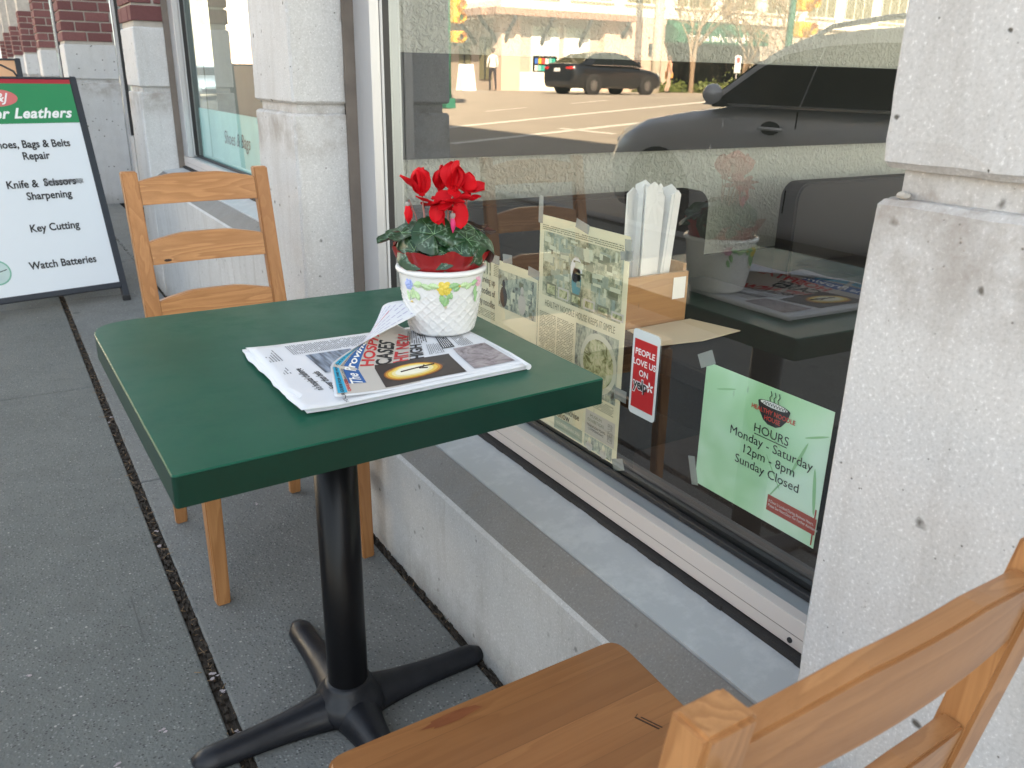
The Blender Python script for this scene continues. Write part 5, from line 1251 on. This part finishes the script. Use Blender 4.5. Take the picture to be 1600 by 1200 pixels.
sed_glass = [[(-1.45, 1.03), (-.40, 1.03), (-.40, 1.40), (-.95, 1.37)], [(-.34, 1.03), (.92, 1.03), (.30, 1.35), (-.34, 1.40)]]
car('black_sedan', 'black sedan with lit-looking red tail lamps driving across the sunny road, seen in the glass', blackp, (-18.7, 27.2, ground_z(-18.7)), PI - .10, 4.7, 1.82, sed_body, sed_roof, sed_glass, (-1.35, 1.42), .33, (-.37, .95))
whitep = paintm('white_car_paint', (.72, .72, .72), .0)
car('white_car', 'white car partly hidden by the pillar at the left of the reflection', whitep, (-7.4, 24.9, ground_z(-7.4)), PI - .05, 4.6, 1.82, sed_body, sed_roof, sed_glass, (-1.35, 1.42), .33, (-.37, .95))
bluep = paintm('pale_blue_car_paint', (.35, .45, .58), .2)
car('blue_car', 'pale blue car far up the sunny street, seen in the second shop window', bluep, (-7.2, 44.0, ground_z(-7.2)), -PI / 2, 4.6, 1.82, sed_body, sed_roof, sed_glass, (-1.35, 1.42), .33, (-.37, .95))

# ================================================================== CORNER BUILDING ACROSS (seen in the glass)
GB = .62
M['stucco'] = plain('peach_stucco', (.62, .47, .38), .9, .08, 3, .3, bscale=20); M['cream'] = plain('cream_wall', (.84, .81, .72), .85, .05, 2)
M['stone'] = plain('grey_stone_wall', (.44, .38, .32), .9, .15, 4, .3); M['awning'] = plain('green_awning_cloth', (.02, .13, .075), .8, .1, 4)
M['trim'] = plain('cream_trim', (.78, .74, .64), .6)
_a = N('tall_window_glass'); _a.col((.22, .21, .13)); M['farwin'] = _a.fin(.1, .6)
CB = thing('corner_building', 'cream corner building with bracketed canopy across the street, seen reflected in the window', 'building', (0, 0, 0))
X0, Y0 = -18.2, 34.0
obj('wall', B(X0 - 45, Y0, GB - .6, X0, Y0 + 30, 4.0), 'stone', CB)
obj('upper_wall', B(X0 - 45, Y0 - .05, 4.35, X0 + .05, Y0 + 30, 12), 'cream', CB)
obj('band', B(X0 - 46, Y0 - .18, 4.0, X0 + .18, Y0 + 30, 4.349), 'trim', CB)
tag(obj('far_sidewalk', B(-62, 31.2, -.3, X0 + 2.4, 70, GB + .02, bev=.02), 'kerb'), kind='structure')
cp = obj('canopy', B(X0 - 6.6, Y0 - 1.0, 3.70, X0 + .9, Y0 - .19, 3.98, bev=.01), plain('canopy_brown', (.33, .21, .16), .8), CB)
obj('canopy_side', B(X0 + .19, Y0 - .18, 3.70, X0 + 1.2, Y0 + 18, 3.98), plain('canopy_brown2', (.33, .21, .16), .8), CB)
for x in (X0 - .1, X0 - 2.0, X0 - 4.1, X0 - 6.3):
    bm = bmesh.new(); tube(bm, [(x, Y0 - .02, 2.6), (x, Y0 - .25, 3.0), (x, Y0 - .75, 3.45), (x, Y0 - .9, 3.7)], .09, 8); obj('bracket', bm, 'signframe', CB)
for y in range(0, 14, 2):
    bm = bmesh.new(); tube(bm, [(X0 + .02, Y0 + y + .4, 2.6), (X0 + .3, Y0 + y + .4, 3.0), (X0 + .8, Y0 + y + .4, 3.45), (X0 + .95, Y0 + y + .4, 3.7)], .09, 8); obj('bracket', bm, 'signframe', CB)
    f = obj('window', B(X0 + .01, Y0 + y + .9, 1.1, X0 + .05, Y0 + y + 2.0, 2.9), 'farwin', CB); obj('frame', B(X0 + .02, Y0 + y + 1.4, 1.1, X0 + .08, Y0 + y + 1.47, 2.9), 'signframe', f)
obj('corner_pillar', B(X0 - .85, Y0 - .12, GB, X0 + .12, Y0 + .6, 3.69), 'stucco', CB)
obj('base_course', B(X0 - 8, Y0 - .06, GB, X0 - .86, Y0 - .001, 1.45), 'cream', CB)
for x, w in ((X0 - 2.2, 1.3), (X0 - 3.95, 1.25)):
    f = obj('shop_window', B(x - w / 2, Y0 - .05, 1.451, x + w / 2, Y0 - .012, 3.35), 'carglass', CB)
    obj('blind', B(x - w / 2 + .02, Y0 - .07, 2.15, x + w / 2 - .02, Y0 - .051, 2.95), 'white', f); obj('sign_band', B(x - w / 2 - .03, Y0 - .09, 2.951, x + w / 2 + .03, Y0 - .051, 3.36), plain('pale_sign_band', (.45, .50, .42), .7), f)
    for k in range(6):
        for j in range(2):
            cc = [(.6, .08, .08), (.75, .45, .05), (.05, .15, .5), (.03, .35, .28), (.2, .5, .45), (.7, .7, .65)][(k + j * 3) % 6]
            obj('display_box', B(x - w / 2 + .08 + k * .19, Y0 - .075, 1.50 + j * .30, x - w / 2 + .24 + k * .19, Y0 - .0505, 1.74 + j * .30), plain('display_colour', cc, .6), f)
    for s_ in (-1, 1): obj('frame', B(x + s_ * (w / 2 + .05) - .05, Y0 - .08, 1.451, x + s_ * (w / 2 + .05) + .05, Y0 - .0, 3.4), 'trim', f)
# curved stucco wall
bm = bmesh.new(); pts_ = [(X0 - 5.3, GB), (X0 - 5.3, 3.69), (X0 - 6.6, 3.69), (X0 - 6.6, 3.99), (X0 - 9.05, 3.99), (X0 - 8.75, 3.3), (X0 - 8.75, 2.9), (X0 - 9.2, 2.3), (X0 - 9.45, 1.8), (X0 - 9.45, GB)]
prism(bm, [Vector((x, Y0 - .35, z)) for x, z in pts_], (0, .349, 0)); cw = obj('curved_wall', bm, 'stucco', CB)
obj('wall_lamp', B(X0 - 8.12, Y0 - .52, 2.35, X0 - 7.95, Y0 - .351, 2.85, bev=.03), 'signframe', CB)
for x in (X0 - 6.9, X0 - 8.0): obj('wall_vent', B(x, Y0 - .37, 3.05, x + .1, Y0 - .3505, 3.15), 'plastic', CB)
AW = obj('awning', prism(bmesh.new(), [Vector((X0 - 9.2, Y0 - .1, 3.95)), Vector((X0 - 9.2, Y0 - 1.0, 3.45)), Vector((X0 - 9.2, Y0 - 1.0, 2.95)), Vector((X0 - 9.2, Y0 - .1, 2.95))], (-6.2, 0, 0)), 'awning', CB)
text('Haywar Ave Interio', .52, 'white', AW, (X0 - 11.9, Y0 - 1.01, 3.2), (1, 0, 0), (0, 0, 1), shear=.3, bold=.012, lift=.01)
obj('dark_entrance', B(X0 - 15.2, Y0 - .04, GB, X0 - 9.5, Y0 - .001, 2.94), 'carglass', CB)
obj('low_wall', B(X0 - 30, Y0 - 1.2, GB, X0 - 14, Y0 - .9, 1.5), 'stucco', CB)
for i, x in enumerate([X0 - 1.6 - 3.1 * k for k in range(12)] + []):
    f = obj('window', B(x - 1.15, Y0 - .09, 4.60, x + 1.15, Y0 - .051, 6.6), 'farwin', CB)
    for q in (-1.15, -.40, .36, 1.11): obj('window_bar', B(x + q, Y0 - .12, 4.60, x + q + .05, Y0 - .0905, 6.6), 'trim', f)
    obj('sill', B(x - 1.25, Y0 - .2, 4.50, x + 1.25, Y0 - .051, 4.599), 'trim', f)
for k in range(6):
    y = Y0 + 2 + k * 3.4; f = obj('window', B(X0 + .051, y, 4.60, X0 + .09, y + 2.1, 6.6), 'farwin', CB)
    for q in (0, .68, 1.36, 2.05): obj('window_bar', B(X0 + .0905, y + q, 4.60, X0 + .12, y + q + .05, 6.6), 'trim', f)
# second building further along the street
B2 = thing('far_building', 'pale far building with a blue sign beyond the crossing, seen in the second window', 'building', (0, 0, 0))
obj('wall', B(-36, 78, 0, -15, 96, 14), 'cream', B2); obj('shop_sign', B(-30, 77.9, 4.0, -20, 77.99, 5.8), plain('far_blue_sign', (.15, .42, .70), .6), B2)
obj('shop_front', B(-34, 77.92, 1, -17, 77.99, 3.6), 'stucco', B2)
for k in range(6): f = obj('window', B(-34 + k * 3.1, 77.93, 7, -32.3 + k * 3.1, 77.99, 9.5), 'farwin', B2)
B3 = thing('house', 'tan boarded house behind the bare trees at the right end of the reflection', 'building', (0, 0, 0))
for k in range(22): obj('siding_board', B(-48, 11.5, .6 + k * .3, -32, 12 - .0, .6 + k * .3 + .285), plain('tan_siding', (.45, .36, .26), .85) if k == 0 else bpy.data.materials['tan_siding'], B3)
obj('wall', B(-47.9, 12.01, .4, -32.1, 20, 7.2), 'stucco', B3); bm = bmesh.new(); prism(bm, [Vector((-48.6, 11, 7.2)), Vector((-48.6, 20.5, 7.2)), Vector((-48.6, 15.7, 10))], (17.2, 0, 0)); obj('roof', bm, plain('roof_shingle', (.10, .09, .09), .9), B3)

# trees, poles, signals, people
M['bark'] = plain('bark', (.26, .19, .13), .95, .3, 12, .5); M['twigs'] = plain('bare_twigs', (.34, .25, .16), .9, .25, 12)
def bare_tree(label, x, y, h, seed, spread=1.0, leafy=0):
    rnd = random.Random(seed); z0 = GB if y > 31 else ground_z(x); t = thing('bare_tree', label, 'tree', (x, y, z0), 0, 'bare street trees across the road')
    bt = bmesh.new(); bc = bmesh.new(); bl_ = bmesh.new()
    def grow(p, d, L, r_, lev):
        q = p + d * L; mid = (p + q) / 2 + Vector([rnd.gauss(0, L * .05) for _ in range(3)])
        tube(bt if lev < 2 else bc, [p, mid, q], [r_, r_ * .85, r_ * .7], 6 if lev < 2 else 3, cap=False)
        if leafy and lev > 2:
            for _ in range(leafy):
                c = q + Vector([rnd.gauss(0, .22) for _ in range(3)]); a = Vector([rnd.gauss(0, 1) for _ in range(3)]).normalized() * .07; b = a.orthogonal().normalized() * .05
                bl_.faces.new([bl_.verts.new(c + a), bl_.verts.new(c + b), bl_.verts.new(c - a), bl_.verts.new(c - b)])
        if lev >= 5: return
        for _ in range(3 if lev < 4 else 4):
            nd = (d + Vector([rnd.gauss(0, .42 * spread), rnd.gauss(0, .42 * spread), rnd.gauss(.05, .25)])).normalized(); grow(q if rnd.random() < .6 else mid, nd, L * rnd.uniform(.62, .85), r_ * .6, lev + 1)
    grow(Vector((0, 0, 0)), Vector((rnd.gauss(0, .04), rnd.gauss(0, .04), 1)).normalized(), h * .27, h * .018, 0)
    obj('trunk', bt, 'bark', t); obj('branches', bc, 'twigs', t)
    if leafy: obj('crown', bl_, foliage('olive_leaves', (.05, .07, .02), (.16, .15, .06)), t)
    return t
for i, (x, y, h, lab, lf_) in enumerate([(-27.5, 31.9, 7.5, 'bare tree nearest the concrete pole in front of the cream building', 0), (-30.5, 31.6, 6.5, 'second bare tree right of the green awning', 0), (-33.5, 31.8, 7, 'third bare tree, beside the pedestrian signal', 0),
    (-30, 21.5, 8, 'olive leafed tree above the parked SUV hood', 2), (-34, 17.5, 9, 'wide tree with yellowing leaves behind the SUV roof', 3), (-32, 12.9, 8, 'tree in front of the tan house', 2), (-27, 16.0, 6.5, 'smaller tree near the far kerb behind the SUV roof', 3)]):
    bare_tree(lab, x, y, h, 11 + i, 1.1, lf_)
rnd = random.Random(4)
for i, (x, y, w, h) in enumerate(((-26, 32.3, 2.2, .55), (-29, 32.2, 2.2, .6), (-32, 32.3, 2.4, 1.3), (-35, 32.2, 2.4, 1.4))):
    bm = bmesh.new()
    for _ in range(900):
        c = Vector((rnd.gauss(0, w * .35), rnd.gauss(0, .25), abs(rnd.gauss(h * .4, h * .25)))); a = Vector([rnd.gauss(0, 1) for _ in range(3)]).normalized() * .06; b = a.orthogonal().normalized() * .045
        bm.faces.new([bm.verts.new(c + a), bm.verts.new(c + b), bm.verts.new(c - a), bm.verts.new(c - b)])
    tag(obj('shrub', bm, foliage('shrub_leaves', (.06, .10, .02), (.18, .20, .06)), loc=(x, y, GB)), ['low green shrub just right of the concrete pole', 'low green shrub second from the concrete pole', 'taller olive shrub third from the concrete pole', 'taller olive shrub furthest from the concrete pole'][i], 'shrub')
up_ = thing('utility_pole', 'pale concrete utility pole standing in front of the cream corner building', 'pole', (-23.6, 30.0, .65))
bm = bmesh.new(); tube(bm, [(0, 0, -.1), (0, 0, 2), (.05, 0, 9)], [.24, .22, .16], 12); obj('shaft', bm, plain('pale_pole', (.52, .47, .38), .85, .1, 3), up_)
def signal(label, x, y, faces, h):
    z0 = ground_z(x); t = thing('traffic_signal', label, 'traffic signal', (x, y, z0)); gp = plain('green_pole_paint', (.03, .16, .11), .5)
    bm = bmesh.new(); tube(bm, [(0, 0, 0), (0, 0, h)], [.085, .06], 12); obj('pole', bm, gp, t); obj('pole_base', B(-.16, -.16, 0, .16, .16, .3, bev=.02), gp, t)
    yel = plain('signal_yellow', (.75, .42, .03), .5)
    for z, k in faces:
        s_ = obj('signal_housing', B(-.48, -.18, z, -.12, .12, z + k * .33, bev=.03), yel, t)
        for q in range(k):
            bm = bmesh.new(); bmesh.ops.create_cone(bm, cap_ends=True, segments=16, radius1=.11, radius2=.11, depth=.02, matrix=Matrix.Translation((-.30, -.19, z + .165 + q * .33)) @ Matrix.Rotation(PI / 2, 4, 'X')); obj('lens', bm, ['lampred', 'yellowpaper', 'sgreen'][(2 - q) % 3] if k == 3 else 'signframe', s_)
            bm = bmesh.new(); tube(bm, [(-.30, -.2, z + .165 + q * .33), (-.30, -.42, z + .17 + q * .33)], .125, 12, cap=False); obj('visor', bm, yel, s_)
    return t
signal('green pole with yellow traffic lights at the far corner by the canopy', -10.6, 24.4, ((1.9, 1), (2.45, 3)), 6)
signal('green pole with a dark pedestrian signal rising behind the SUV windscreen', -14.0, 14.2, ((1.65, 1), (2.2, 3)), 6)
# small signs
t = thing('parking_sign', 'small white and red parking sign on a thin post among the shrubs', 'sign', (-22.6, 24.2, ground_z(-22.6)))
bm = bmesh.new(); tube(bm, [(0, 0, 0), (0, 0, 1.5)], .025, 6); obj('post', bm, 'frame', t); obj('sign_plate', B(-.16, -.035, .85, .16, -.026, 1.45), 'white', t); disc('red_disc', 'sred', t, (0, -.036, 1.3), (1, 0, 0), (0, 0, 1), 0, 0, .1, .1, .002)
t = thing('sandwich_board', 'plain white sandwich board outside the canopied corner shop', 'sign', (-15.9, 33.1, GB + .02))
for s_ in (-1, 1):
    bm = bmesh.new(); prism(bm, [Vector((-.35, s_ * .25, 0)), Vector((.35, s_ * .25, 0)), Vector((.32, s_ * .03, 1.05)), Vector((-.32, s_ * .03, 1.05))], (0, s_ * .02, 0)); obj('panel', bm, 'white', t)
def person(label, x, y, z, face, top, legs, hair, bag=None, h=1.68):
    t = thing('person', label, 'person', (x, y, z), face)
    me = bpy.data.meshes.new('body'); ed = [(0, 1), (1, 2), (2, 3), (3, 4), (2, 5), (5, 6), (6, 7), (2, 8), (8, 9), (9, 10), (0, 11), (11, 12), (12, 13), (13, 17), (0, 14), (14, 15), (15, 16), (16, 18)]
    vs = [(0, 0, .94), (0, 0, 1.15), (0, 0, 1.38), (0, .01, 1.47), (0, .02, 1.58), (.17, 0, 1.36), (.22, .0, 1.10), (.20, .14, .92), (-.17, 0, 1.36), (-.22, -.02, 1.10), (-.2, .1, .92), (.09, 0, .88), (.10, .10, .48), (.10, .02, .08), (-.09, 0, .88), (-.10, -.08, .48), (-.10, -.2, .10), (.10, .16, .04), (-.10, -.06, .04)]
    me.from_pydata([Vector(v) * h / 1.68 for v in vs], ed, []); o = bpy.data.objects.new('body', me); COL.objects.link(o); o.parent = t
    md = o.modifiers.new('skin', 'SKIN'); rad = [.13, .125, .12, .05, .098, .055, .042, .03, .055, .042, .03, .09, .06, .045, .09, .06, .045, .035, .035]
    for v, r_ in zip(me.skin_vertices[0].data, rad): v.radius = (r_, r_ * .9)
    me.skin_vertices[0].data[0].use_root = True; o.modifiers.new('sub', 'SUBSURF').levels = 1; o.modifiers['sub'].render_levels = 2
    a = N('clothes_and_skin'); s_ = a.n('SeparateXYZ'); a.l(a.tc.outputs['Object'], s_.inputs[0])
    r_ = a.ramp(a.math('MULTIPLY', s_.outputs[2], .5), [(0, (.03, .03, .03)), (.04, legs), (.47, top), (.715, (.45, .27, .2)), (1, (.45, .27, .2))], 'CONSTANT'); a.col(r_); me.materials.append(a.fin(.8))
    bm = bmesh.new(); bmesh.ops.create_uvsphere(bm, u_segments=12, v_segments=8, radius=1)
    for v in bm.verts: v.co = Vector((v.co.x * .105, v.co.y * .115 - .015, 1.62 * h / 1.68 + v.co.z * .10))
    obj('hair', bm, plain('hair_colour', hair, .8), t, smooth=True)
    if bag: bm = bmesh.new(); box(bm, .18, -.05, .62, .38, .28, .92, .05); obj('handbag', bm, plain('bag_orange', bag, .6), t)
    return t
person('person in a white top and dark trousers walking past the canopied shop door', -16.9, 32.6, GB + .02, .3, (.75, .72, .68), (.04, .04, .05), (.06, .04, .03))
person('person in peach clothes with an orange bag beside the concrete pole', -24.3, 29.9, .66, 1.9, (.55, .32, .22), (.50, .36, .28), (.10, .05, .03), (.75, .35, .10), 1.5)
person('person in dark green top standing by the green signal pole at the left', -9.9, 25.3, ground_z(-9.9), 2.6, (.10, .11, .10), (.05, .05, .06), (.05, .04, .03))
